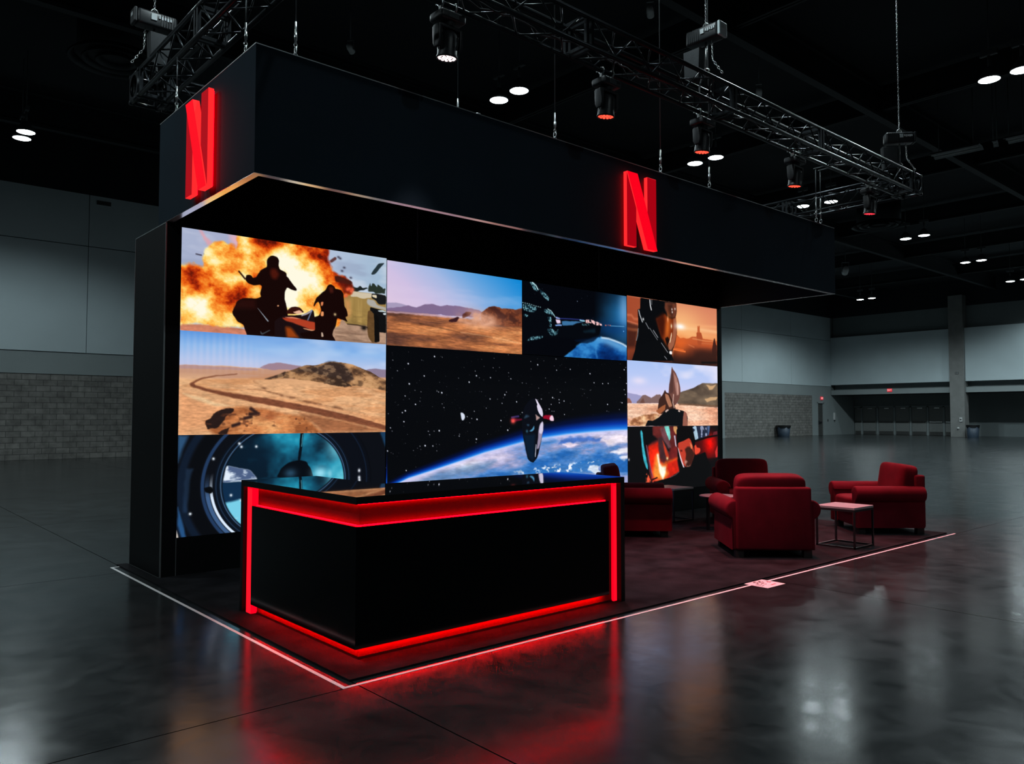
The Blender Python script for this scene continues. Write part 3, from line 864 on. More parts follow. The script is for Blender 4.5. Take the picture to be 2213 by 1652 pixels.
    for q in [(1.919, 0.425), (1.944, 0.453), (1.895, 0.436), (1.877, 0.511), (1.963, 0.429)]:
        p.mix(p.blob(q, .022, .02), (236, 96, 60))
    D = (22, 7, 6)
    # rider: body, bike body, far arm
    p.mix(p.poly([(0.904, 0.296), (0.905, 0.216), (0.929, 0.177), (0.971, 0.160), (1.021, 0.169), (1.047, 0.198), (1.041, 0.263), (1.057, 0.302), (1.139, 0.336), (1.141, 0.494), (1.116, 0.546), (1.112, 0.619), (1.134, 0.673), (1.157, 0.760), (1.161, 1.043), (0.701, 1.066), (0.668, 0.990), (0.656, 0.952), (0.584, 0.911), (0.536, 0.845), (0.528, 0.815), (0.588, 0.694), (0.651, 0.660), (0.788, 0.651), (0.845, 0.629), (0.832, 0.599), (0.855, 0.509), (0.826, 0.496), (0.753, 0.512), (0.705, 0.502), (0.668, 0.467), (0.671, 0.412), (0.711, 0.399), (0.740, 0.411), (0.752, 0.434), (0.793, 0.421), (0.816, 0.371), (0.832, 0.337)], .006), D)
    p.mix(p.line([(0.598, 0.381), (0.628, 0.413), (0.664, 0.452)], .017), (40, 12, 8))
    p.mix(p.poly([(0.956, 0.306), (1.006, 0.300), (1.049, 0.359), (1.016, 0.419), (0.974, 0.416), (0.940, 0.356)], .03) * .75, (92, 26, 14))
    p.mix(p.poly([(1.015, 0.449), (1.081, 0.361), (1.142, 0.374), (1.256, 0.496), (1.252, 0.521), (1.195, 0.511), (1.143, 0.488), (1.114, 0.527), (1.115, 0.640), (1.141, 0.682), (1.120, 0.688), (1.138, 0.792), (1.004, 0.851)], .006), D)
    p.mix(p.poly([(1.037, 0.699), (1.054, 0.703), (1.047, 0.720), (1.029, 0.715)], .006), (214, 150, 110))
    p.mix(p.poly([(0.804, 0.752), (0.818, 0.762), (0.935, 0.883), (0.924, 0.894)], .006), (140, 150, 160))
    p.mix(p.poly([(0.842, 0.997), (0.867, 1.023), (0.949, 0.978), (0.957, 0.985), (0.867, 1.039), (0.846, 1.033)], .006), (60, 66, 72))
    p.mix(p.poly([(0.543, 0.783), (0.629, 0.771), (0.789, 0.765), (0.780, 0.659), (0.651, 0.672), (0.596, 0.701)], .04) * .5, (56, 18, 14))
    # second bike
    p.mix(p.poly([(1.138, 0.768), (1.180, 0.715), (1.241, 0.698), (1.293, 0.705), (1.355, 0.749), (1.294, 0.771), (1.147, 0.791)], .006), (50, 16, 12))
    p.mix(p.poly([(1.211, 0.761), (1.268, 0.744), (1.294, 0.734), (1.338, 0.759), (1.277, 0.780)], .008), (232, 180, 150))
    p.mix(p.poly([(1.004, 0.875), (1.104, 0.811), (1.338, 0.783), (1.444, 0.712), (1.467, 0.723), (1.481, 0.796), (1.509, 0.860), (1.529, 1.042), (1.315, 1.072), (1.007, 1.075)], .006), (26, 14, 16))
    p.mix(p.poly([(1.321, 0.785), (1.382, 0.755), (1.444, 0.712), (1.453, 0.724), (1.382, 0.779), (1.312, 0.802)], .006), (168, 160, 170))
    p.mix(p.line([(1.444, 0.725), (1.396, 0.836)], .010), (130, 150, 190))
    p.mix(p.poly([(1.088, 0.837), (1.208, 0.819), (1.509, 0.860), (1.514, 0.893), (1.501, 0.952), (1.456, 0.947), (1.313, 0.908), (1.122, 0.858)], .010), (176, 62, 36))
    p.mix(p.poly([(1.113, 0.826), (1.208, 0.817), (1.321, 0.830), (1.208, 0.835)], .006), (220, 130, 100))
    p.mix(p.poly([(1.340, 0.931), (1.501, 0.944), (1.492, 0.957), (1.349, 0.942)], .006), (220, 150, 110))
    p.mix(p.poly([(1.132, 0.930), (1.192, 0.934), (1.289, 1.041), (1.150, 1.054)], .03), (150, 62, 16))
    # second man
    p.mix(p.poly([(1.492, 0.579), (1.523, 0.551), (1.605, 0.484), (1.641, 0.413), (1.682, 0.398), (1.725, 0.421), (1.734, 0.445), (1.810, 0.446), (1.843, 0.493), (1.854, 0.637), (1.888, 0.677), (1.906, 0.752), (1.870, 0.764), (1.904, 0.821), (1.766, 0.781), (1.748, 0.867), (1.698, 0.980), (1.750, 1.053), (1.368, 1.068), (1.297, 0.991), (1.492, 0.944), (1.472, 0.797), (1.535, 0.775), (1.562, 0.714), (1.543, 0.649), (1.524, 0.618), (1.497, 0.637), (1.471, 0.681), (1.462, 0.665)], .006), D)
    p.mix(p.poly([(1.556, 0.619), (1.588, 0.611), (1.584, 0.654), (1.561, 0.664)], .006), (224, 130, 84))
    p.mix(p.poly([(1.562, 0.723), (1.594, 0.724), (1.594, 0.778), (1.553, 0.778)], .006), (232, 150, 96))
    p.mix(p.poly([(1.565, 0.964), (1.583, 0.967), (1.591, 1.013), (1.563, 1.016)], .006), (196, 170, 150))
    p.mix(p.blob(*[(1.736, 0.744)], .016, .016), (206, 180, 130))
    p.mix(p.poly([(1.650, 0.437), (1.706, 0.427), (1.711, 0.490), (1.670, 0.503)], .02) * .5, (110, 40, 26))


def pic_road(p):
    v = p.y / p.h
    p.c[:] = p.ramp(v, [(0, (92, 150, 222)), (.13, (138, 182, 234)), (.26, (176, 196, 234)), (.36, (196, 196, 226)), (.4, (206, 196, 214))])
    p.mix(np.clip(p.noise(1.2, 3, 31) - .5, 0, .4) * (p.x / p.w) * 2.4, (226, 232, 246))
    # far plain and dunes
    g = p.noise(1.2, 8, 32)
    p.mix(p.poly([(-0.018, 0.353), (0.457, 0.343), (0.923, 0.351), (2.461, 0.365), (2.467, 1.132), (-0.005, 1.088)], .01), (222, 168, 122))
    p.mix(p.poly([(-0.002, 0.352), (0.220, 0.353), (0.821, 0.355), (2.442, 0.364), (2.442, 0.413), (0.001, 0.490)], .014), (196, 148, 122))
    p.mix(p.poly([(0.832, 0.346), (0.933, 0.298), (1.060, 0.279), (1.167, 0.291), (1.335, 0.310), (1.287, 0.348), (0.980, 0.366)], .008), (158, 130, 144))
    p.mix(p.poly([(2.148, 0.315), (2.272, 0.298), (2.441, 0.309), (2.442, 0.401), (2.245, 0.395)], .008), (140, 124, 148))
    p.mix(p.poly([(-0.002, 0.352), (0.168, 0.350), (0.821, 0.355), (0.821, 0.377), (-0.001, 0.388)], .006) * .8, (176, 140, 140))
    s = np.clip((g - .40) * 2.2, 0, 1)
    sand = p.poly([(-0.017, 0.425), (0.923, 0.402), (2.462, 0.463), (2.467, 1.132), (-0.005, 1.088)], .03)
    p.mix(sand * s * .55, (240, 190, 140))
    p.mix(sand * np.clip((p.noise(2, 16, 33) - .5) * 3, 0, .5), (196, 128, 80))
    p.mix(p.poly([(-0.013, 0.618), (0.188, 0.679), (0.374, 0.753), (0.531, 0.774), (0.247, 1.005), (-0.006, 1.034)], .08), (226, 160, 112))
    p.mix(p.poly([(0.029, 0.633), (0.242, 0.678), (0.385, 0.731), (0.577, 0.768), (0.375, 0.764), (0.135, 0.690)], .02) * .8, (244, 208, 160))
    # road
    p.mix(p.poly([(0.594, 0.419), (0.369, 0.444), (0.217, 0.476), (0.121, 0.523), (0.101, 0.540), (0.117, 0.566), (0.241, 0.607), (0.462, 0.658), (0.809, 0.726), (1.301, 0.804), (1.832, 0.912), (2.466, 1.049), (2.466, 0.991), (1.970, 0.863), (1.429, 0.755), (0.927, 0.673), (0.529, 0.623), (0.295, 0.589), (0.165, 0.554), (0.148, 0.530), (0.228, 0.490), (0.381, 0.452), (0.594, 0.427)], .012), (122, 70, 48))
    p.mix(p.poly([(1.301, 0.827), (1.832, 0.912), (2.466, 1.055), (1.590, 1.050), (1.470, 0.947), (1.327, 0.863)], .04), (158, 100, 66))
    p.mix(p.poly([(0.927, 0.667), (1.429, 0.743), (1.970, 0.850), (2.466, 0.978), (2.465, 0.914), (1.831, 0.789), (1.300, 0.709), (0.987, 0.649)], .02) * .6, (218, 152, 104))
    p.mix(p.line([(0.781, 0.487), (0.866, 0.553), (0.999, 0.614), (1.123, 0.647), (1.248, 0.668), (1.402, 0.708), (1.560, 0.736), (1.776, 0.771), (1.970, 0.801), (2.184, 0.863), (2.331, 0.914)], .022, .012) * np.clip((p.noise(9, 14, 34, 3) - .38) * 4, .1, 1) * .8, (110, 66, 44))
    p.mix(p.line([(0.712, 0.580), (0.878, 0.588), (1.048, 0.625)], .008) * .7, (140, 90, 60))
    # hill
    wx, wy = (p.noise(9, 9, 35, 4) - .5) * .05, (p.noise(9, 9, 36, 4) - .5) * .05
    hill = p.poly([(0.890, 0.467), (0.981, 0.448), (1.085, 0.395), (1.215, 0.351), (1.323, 0.313), (1.384, 0.293), (1.483, 0.295), (1.582, 0.268), (1.710, 0.246), (1.839, 0.245), (1.972, 0.262), (2.107, 0.304), (2.217, 0.348), (2.329, 0.399), (2.442, 0.438), (2.443, 0.560), (2.109, 0.519), (1.585, 0.486), (1.216, 0.452)], .006, wx * .4, wy * .4)
    hn = p.noise(5, 9, 37, 5)
    p.mix(hill, p.ramp(hn, [(.3, (96, 66, 46)), (.5, (168, 122, 82)), (.7, (206, 154, 106))]))
    p.mix(p.poly([(1.191, 0.374), (1.483, 0.304), (1.659, 0.258), (1.774, 0.248), (1.866, 0.267), (1.973, 0.381), (2.000, 0.451), (1.842, 0.479), (1.584, 0.394), (1.434, 0.365), (1.287, 0.371)], .02, wx, wy) * .8, (44, 34, 34))
    p.mix(p.poly([(1.584, 0.488), (1.690, 0.411), (1.799, 0.420), (1.967, 0.514), (1.773, 0.519)], .01, wx, wy), (62, 44, 34))
    p.mix(p.poly([(0.888, 0.467), (0.997, 0.434), (1.144, 0.376), (1.120, 0.430), (0.973, 0.467)], .01), (72, 50, 40))
    rk = p.noise(14, 26, 45, 4)
    p.mix(hill * np.clip((rk - .5) * 2.5, 0, .45), (52, 38, 32))
    p.mix(hill * np.clip((.5 - rk) * 2.5, 0, .35), (222, 176, 128))
    # near mound
    mound = p.poly([(0.257, 0.929), (0.376, 0.830), (0.531, 0.774), (0.762, 0.767), (1.051, 0.817), (1.366, 0.887), (1.484, 0.971), (1.590, 1.068), (0.380, 1.072)], .03, wx, wy)
    p.mix(mound, p.ramp(p.noise(6, 9, 38, 5), [(.3, (160, 92, 52)), (.5, (206, 130, 78)), (.7, (232, 166, 108))]))
    p.mix(p.poly([(0.257, 0.929), (0.354, 0.830), (0.532, 0.780), (0.566, 0.796), (0.488, 0.863), (0.444, 0.941), (0.389, 0.990), (0.302, 1.006)], .008, wx, wy), (40, 26, 24))
    p.mix(p.poly([(0.390, 1.051), (0.445, 1.007), (0.535, 0.980), (0.513, 1.019), (0.491, 1.063)], .008, wx, wy), (44, 28, 24))
    for a in ([(0.682, 0.891), (0.752, 0.874)], [(0.740, 0.846), (0.834, 0.843)], [(0.751, 0.789), (0.810, 0.829)], [(0.557, 0.969), (0.625, 0.947)]):
        p.mix(p.line(a, .035, .01), (52, 32, 30))
    p.mix(p.blob(*[(0.966, 0.875)], .11, .05) * .7, (150, 76, 44))
    dots = np.clip((p.noise(16, 20, 39, 2) - .66) * 9, 0, 1)
    p.mix(mound * dots * .7, (90, 50, 34))
    p.grain(.2, 20, 70, m=np.clip((v - .42) / .1, 0, 1))
    # moire shimmer of the LED wall
    p.mix(np.clip(p.poly([(0.003, 0.061), (0.638, 0.041), (0.866, 0.354), (0.018, 0.346)], .15), 0, 1) * (np.sin(p.x * 95) * .5 + .5) * .16, (240, 220, 235))


def pic_porthole(p):
    p.fill((10, 13, 20))
    # tunnel ribs outside the round opening
    cx, cy = [(1.162, 0.529)][0]
    rx, ry = .705, .60
    def rr(kx, ky):
        return ((p.x - cx) / kx) ** 2 + ((p.y - cy) / ky) ** 2
    def band(r0, r1, col, a=1.0, so=.02, sel=None):
        R = np.sqrt(rr(rx, ry))
        m = np.clip((R - r0) / so + .5, 0, 1) * np.clip((r1 - R) / so + .5, 0, 1) * a
        if sel is not None:
            m = m * sel
        p.mix(m, col)
    L_ = np.clip((cx - p.x) / .2, 0, 1)
    low = np.clip((p.y - cy * .75) / .25, 0, 1)
    band(1.0, 1.13, (10, 18, 30)); band(1.02, 1.038, (96, 140, 186), .6, .012); band(1.09, 1.105, (50, 78, 112), .5, .012)
    band(1.15, 1.19, (220, 236, 255), 1, .012, L_ * low); band(1.20, 1.26, (70, 104, 150), .9, .015, L_ * low); band(1.27, 1.32, (36, 62, 100), .9, .015, L_)
    band(1.34, 1.52, (7, 9, 14), 1); band(1.55, 1.66, (16, 30, 50), .8, .04, L_); band(1.72, 1.80, (14, 24, 40), 1, .02, L_)
    band(1.16, 1.5, (9, 13, 22), .9, .05, 1 - L_); band(1.42, 1.44, (20, 36, 60), .7, .02, 1 - L_)
    p.mix(p.poly([(-0.006, -0.002), (0.099, 0.010), (0.039, 0.159), (-0.001, 0.285)], .03), (44, 80, 116))
    p.mix(p.poly([(0.079, 0.342), (0.163, 0.345), (0.127, 0.419), (0.102, 0.781), (0.060, 0.778), (0.066, 0.523)], .02) * .6, (34, 58, 88))
    p.mix(p.poly([(0.007, 0.710), (0.051, 0.862), (0.096, 1.036), (0.054, 1.042), (0.010, 0.901)], .015) * .9, (40, 88, 140))
    p.mix(p.poly([(-0.005, 0.942), (0.023, 1.029), (-0.003, 1.037)], .01), (216, 206, 196))
    p.mix(p.poly([(0.263, 0.545), (0.344, 0.533), (0.361, 0.584), (0.334, 0.609), (0.280, 0.589)], .008), (6, 8, 12))
    p.mix(p.poly([(2.347, -0.004), (2.436, -0.016), (2.438, 0.202)], .02), (26, 60, 92))
    # view through
    hole = np.clip((1.0 - np.sqrt(rr(rx, ry))) / .02 + .5, 0, 1)
    v = p.noise(1.8, 2.4, 41, 5)
    sky = p.ramp(v + (p.x - cx) * .25, [(.25, (8, 26, 42)), (.42, (18, 84, 112)), (.58, (32, 146, 178)), (.76, (110, 206, 224))])
    p.mix(hole, sky)
    p.mix(hole * p.blob(*[(1.780, 0.135)], .12, .18) * .8, (132, 212, 228))
    p.mix(hole * p.blob(*[(0.888, 0.229)], .2, .16) * .8, (8, 30, 48))
    p.mix(hole * p.poly([(0.496, 0.327), (0.748, 0.382), (0.832, 0.477), (0.821, 0.521), (0.454, 0.501)], .012), (226, 238, 250))
    p.mix(hole * p.poly([(0.496, 0.327), (0.748, 0.382), (0.832, 0.477), (0.454, 0.501)], .012) * np.clip((p.noise(7, 14, 42) - .48) * 6, 0, .9), (60, 80, 120))
    p.mix(hole * p.poly([(0.443, 0.501), (0.704, 0.504), (0.707, 0.717), (0.469, 0.722)], .012), (14, 44, 74))
    p.mix(hole * p.poly([(0.457, 0.721), (0.660, 0.686), (0.711, 1.008), (0.596, 0.987), (0.505, 0.879)], .02), (120, 206, 232))
    p.mix(hole * p.poly([(0.457, 0.721), (0.660, 0.686), (0.711, 1.008), (0.596, 0.987), (0.505, 0.879)], .02) * np.clip((p.noise(5, 9, 43) - .5) * 5, 0, .9), (236, 246, 250))
    p.mix(p.poly([(1.323, -0.006), (1.361, -0.005), (1.344, 0.172), (1.327, 0.302), (1.295, 0.301), (1.312, 0.171)], .006), (6, 14, 24))
    p.mix(p.poly([(1.345, 0.007), (1.355, 0.007), (1.342, 0.149), (1.334, 0.148)], .004), (70, 140, 160))
    p.mix(p.poly([(1.048, 0.476), (1.096, 0.386), (1.194, 0.314), (1.308, 0.295), (1.398, 0.316), (1.450, 0.390), (1.491, 0.511)], .008), (5, 10, 18))
    p.mix(p.blob(*[(1.569, 0.455)], .09, .07), (150, 220, 240))
    p.mix(p.blob(*[(1.209, 0.438)], .07, .05) * .5, (70, 130, 170))
    p.mix(p.blob(*[(1.689, 0.466)], .03, .05) * .9, (130, 205, 225))
    for q in [(0.629, 0.099), (0.652, 0.134), (0.358, 0.250), (0.815, 0.135), (0.548, 0.637), (0.132, 0.798)]:
        p.mix(p.blob(q, .014, .014), (235, 245, 255))
    for q in [(2.070, 0.447), (2.071, 0.528), (2.074, 0.559)]:
        p.mix(p.blob(q, .016, .020), (240, 245, 255))


def pic_dust(p):
    u, v = p.x / p.w, p.y / p.h
    t = u * .75 + (1 - v) * .55
    p.c[:] = p.ramp(t, [(.2, (224, 200, 224)), (.5, (208, 192, 226)), (.75, (166, 184, 226)), (.95, (104, 164, 222)), (1.3, (10, 132, 212))])
    p.mix(np.clip(p.noise(1.2, 6, 51) - .5, 0, 1) * .9 * (1 - v), (236, 220, 240))
    p.mix(p.poly([(-0.010, 0.525), (0.135, 0.505), (0.267, 0.527), (0.435, 0.540), (0.589, 0.598), (-0.009, 0.649)], .008), (166, 154, 186))
    wx, wy = (p.noise(10, 10, 52, 3) - .5) * .03, (p.noise(10, 10, 53, 3) - .5) * .03
    p.mix(p.poly([(-0.009, 0.594), (0.218, 0.553), (0.317, 0.530), (0.435, 0.540), (0.554, 0.486), (0.676, 0.475), (0.764, 0.489), (0.809, 0.499), (0.907, 0.468), (1.127, 0.463), (1.277, 0.479), (1.430, 0.480), (1.488, 0.505), (1.488, 0.581), (-0.009, 0.636)], .008, wx, wy), (128, 106, 142))
    ground = p.poly([(-0.009, 0.622), (0.218, 0.623), (0.590, 0.612), (0.944, 0.626), (2.219, 0.600), (2.219, 1.059), (-0.006, 1.061)], .02)
    gn = p.noise(1.6, 14, 54, 5)
    p.mix(ground, p.ramp(gn + (u - .5) * .15 - np.clip(.66 - v, 0, .2), [(.22, (96, 60, 48)), (.42, (150, 90, 58)), (.6, (196, 120, 72)), (.8, (222, 150, 96))]))
    p.mix(p.poly([(-0.009, 0.622), (0.136, 0.620), (0.607, 0.604), (0.980, 0.611), (0.980, 0.632), (0.385, 0.637), (-0.009, 0.642)], .01) * .8, (204, 166, 176))
    p.mix(p.line([(0.487, 0.742), (0.837, 0.773), (1.091, 0.806), (1.665, 0.842)], .012, .01) * .7, (88, 50, 36))
    p.mix(p.line([(1.128, 0.804), (1.665, 0.835), (2.176, 0.888)], .01, .01) * .5, (240, 190, 140))
    # right hill
    p.mix(p.poly([(1.469, 0.522), (1.586, 0.436), (1.704, 0.402), (1.825, 0.430), (1.927, 0.420), (2.072, 0.423), (2.219, 0.386), (2.219, 0.648), (1.469, 0.674)], .008, wx, wy), (126, 66, 42))
    hn = p.noise(6, 9, 55, 4)
    p.mix(p.poly([(1.586, 0.443), (1.704, 0.407), (1.805, 0.462), (1.948, 0.520), (1.886, 0.572), (1.765, 0.551), (1.704, 0.487)], .02, wx, wy) * .85, (60, 30, 28))
    p.mix(p.poly([(1.968, 0.495), (2.072, 0.533), (2.135, 0.575), (2.051, 0.621), (1.948, 0.575)], .02, wx, wy) * .85, (64, 34, 30))
    p.mix(p.poly([(2.051, 0.441), (2.219, 0.394), (2.219, 0.474), (2.093, 0.484)], .02) * .5, (74, 40, 36))
    p.mix(p.poly([(1.469, 0.522), (1.586, 0.436), (1.704, 0.402), (1.825, 0.430), (1.927, 0.420), (2.072, 0.423), (2.219, 0.386), (2.219, 0.648), (1.469, 0.674)], .008, wx, wy) * np.clip((p.noise(14, 20, 57, 4) - .5) * 5, 0, .6), (70, 34, 28))
    p.grain(.26, 16, 80, m=ground)
    p.mix(p.poly([(1.155, 0.623), (1.155, 0.571), (1.220, 0.526), (1.315, 0.528), (1.277, 0.569)], .01, wx, wy), (86, 44, 38))
    d = np.clip(p.blob(*[(1.353, 0.607)], .24, .10) * 1.25 + p.blob(*[(1.586, 0.619)], .26, .09) * .8 + p.blob(*[(1.165, 0.652)], .12, .04) * .7, 0, 1) * np.clip(.55 + (p.noise(5, 7, 56, 4) - .4) * 1.8, 0, 1)
    p.mix(d, (226, 168, 138))
    p.mix(p.poly([(0.930, 0.656), (0.999, 0.639), (1.072, 0.604), (1.109, 0.612), (1.054, 0.676), (0.935, 0.682)], .010, wx, wy), (56, 26, 32))


def pic_station(p):
    p.fill((4, 6, 12))
    neb = np.clip((p.x - p.w * .66) / (p.w * .3), 0, 1) * np.clip(p.noise(1.0, 1.4, 61, 4) * 1.7 - .15, 0, 1) * np.clip(1.15 - np.abs(p.y - p.h * .36) / (p.h * .6), 0, 1)
    p.mix(neb, (34, 118, 180))
    p.mix(p.blob(*[(2.159, 0.232)], .12, .30) * .8, (112, 160, 206))
    p.mix(p.blob(*[(1.918, 0.553)], .5, .12) * .6, (8, 60, 122))
    p.add(p.stars(26, 4) * .6, (170, 190, 220))
    # planet
    pl = p.poly([(0.819, 1.031), (0.974, 0.936), (1.144, 0.824), (1.316, 0.757), (1.552, 0.701), (1.720, 0.690), (1.916, 0.711), (2.104, 0.757), (2.218, 0.801), (2.216, 1.029), (0.819, 1.038)], .012)
    n = p.noise(2.2, 4, 62, 5)
    p.mix(pl, p.ramp(n, [(.3, (4, 30, 84)), (.5, (8, 66, 140)), (.7, (52, 136, 206))]))
    p.mix(pl * p.blob(*[(1.854, 0.764)], .5, .07, .2) * .8, (110, 176, 226))
    p.mix(p.line([(1.624, 0.697), (1.793, 0.702), (1.978, 0.736), (2.116, 0.765), (2.230, 0.805)], .022, .016), (226, 244, 255))
    p.mix(p.line([(1.087, 0.859), (1.259, 0.777), (1.433, 0.725), (1.624, 0.693)], .015, .02) * .8, (60, 150, 220))
    p.mix(p.line([(1.516, 0.801), (1.497, 0.924), (1.526, 1.004)], .03, .02) * .6, (70, 150, 214))
    p.mix(p.poly([(1.031, 0.775), (1.576, 0.675), (1.457, 0.764), (1.316, 0.805), (1.178, 0.806)], .02) * .8, (5, 18, 40))
    # hull with lit windows
    p.mix(p.poly([(-0.007, 0.482), (0.497, 0.332), (0.647, 0.443), (0.777, 0.494), (1.249, 0.457), (1.625, 0.492), (1.588, 0.658), (1.317, 0.733), (0.646, 0.761), (0.329, 0.797), (-0.007, 0.893)], .02), (5, 8, 14))
    lit = np.clip((p.noise(52, 44, 63, 2) - .40) * 5, 0, 1)
    band_ = .55 + .45 * np.sin(p.x * 210) * np.sign(np.sin(p.y * 160))
    cols = (150, 214, 226)
    for q in ([(0.130, 0.003), (0.191, -0.004), (0.258, 0.027), (0.307, 0.082), (0.301, 0.125), (0.268, 0.117), (0.227, 0.114)], [(0.320, 0.073), (0.372, 0.106), (0.456, 0.144), (0.519, 0.191), (0.508, 0.239), (0.445, 0.214), (0.372, 0.167)], [(0.008, 0.332), (0.124, 0.332), (0.267, 0.353), (0.288, 0.374), (0.226, 0.425), (0.114, 0.427), (0.013, 0.413)],
              [(0.413, 0.370), (0.497, 0.363), (0.582, 0.394), (0.636, 0.451), (0.561, 0.434), (0.434, 0.415)], [(0.023, 0.472), (0.109, 0.465), (0.104, 0.499), (0.028, 0.506)], [(0.476, 0.472), (0.561, 0.465), (0.571, 0.611), (0.518, 0.615), (0.529, 0.553)], [(0.481, 0.641), (0.582, 0.634), (0.646, 0.683), (0.700, 0.633), (0.695, 0.703), (0.646, 0.730), (0.560, 0.739), (0.486, 0.679)],
              [(0.083, 0.842), (0.174, 0.776), (0.391, 0.751), (0.391, 0.781), (0.256, 0.816), (0.123, 0.836)]):
        p.mix(p.poly(q, .010) * .55, (22, 60, 74))
        p.mix(p.poly(q, .008) * lit * np.clip(band_, .3, 1), cols)
    p.mix(p.line([(0.492, 0.356), (0.561, 0.380), (0.604, 0.423), (0.636, 0.459)], .010, .006), (190, 236, 240))
    p.mix(p.line([(0.188, 0.003), (0.258, 0.042), (0.301, 0.095)], .016, .008), (200, 236, 240))
    p.mix(p.line([(0.003, 0.310), (0.124, 0.317), (0.247, 0.336), (0.350, 0.345)], .010, .006) * (np.sin(p.x * 150) * .5 + .5), (170, 220, 226))
    p.mix(p.poly([(0.647, 0.497), (0.744, 0.497), (0.755, 0.543), (0.679, 0.557)], .014), (240, 214, 236))
    p.mix(p.poly([(0.647, 0.458), (0.733, 0.467), (0.744, 0.485), (0.657, 0.485)], .01), (150, 170, 230))
    p.mix(p.poly([(0.777, 0.506), (1.237, 0.482), (1.088, 0.517), (0.998, 0.556), (0.788, 0.572)], .01), (58, 112, 158))
    p.mix(p.poly([(0.636, 0.572), (0.777, 0.557), (0.777, 0.580), (0.646, 0.590)], .008), (120, 160, 220))
    p.mix(p.line([(0.744, 0.474), (0.976, 0.463), (1.237, 0.457)], .014, .008), (44, 54, 130))
    p.mix(p.poly([(1.146, 0.457), (1.260, 0.456), (1.260, 0.480), (1.157, 0.476)], .008), (140, 200, 220))
    l2 = np.clip((p.noise(26, 26, 64, 2) - .38) * 5, 0, 1)
    p.mix(p.poly([(1.260, 0.452), (1.435, 0.438), (1.494, 0.469), (1.530, 0.458), (1.625, 0.475), (1.655, 0.514), (1.506, 0.517), (1.411, 0.492), (1.283, 0.502)], .01) * l2, (248, 196, 196))
    p.mix(p.poly([(1.180, 0.510), (1.365, 0.504), (1.364, 0.536), (1.191, 0.545)], .008) * lit * .7, (70, 120, 130))
    p.mix(p.poly([(1.698, 0.495), (1.832, 0.476), (1.844, 0.500), (1.722, 0.517)], .01) * l2, (200, 110, 96))
    p.mix(p.line([(1.844, 0.500), (2.157, 0.487)], .008, .006), (110, 180, 224))
    p.mix(p.poly([(1.225, 0.627), (1.482, 0.568), (1.493, 0.632), (1.236, 0.642)], .03) * .7, (16, 42, 56))


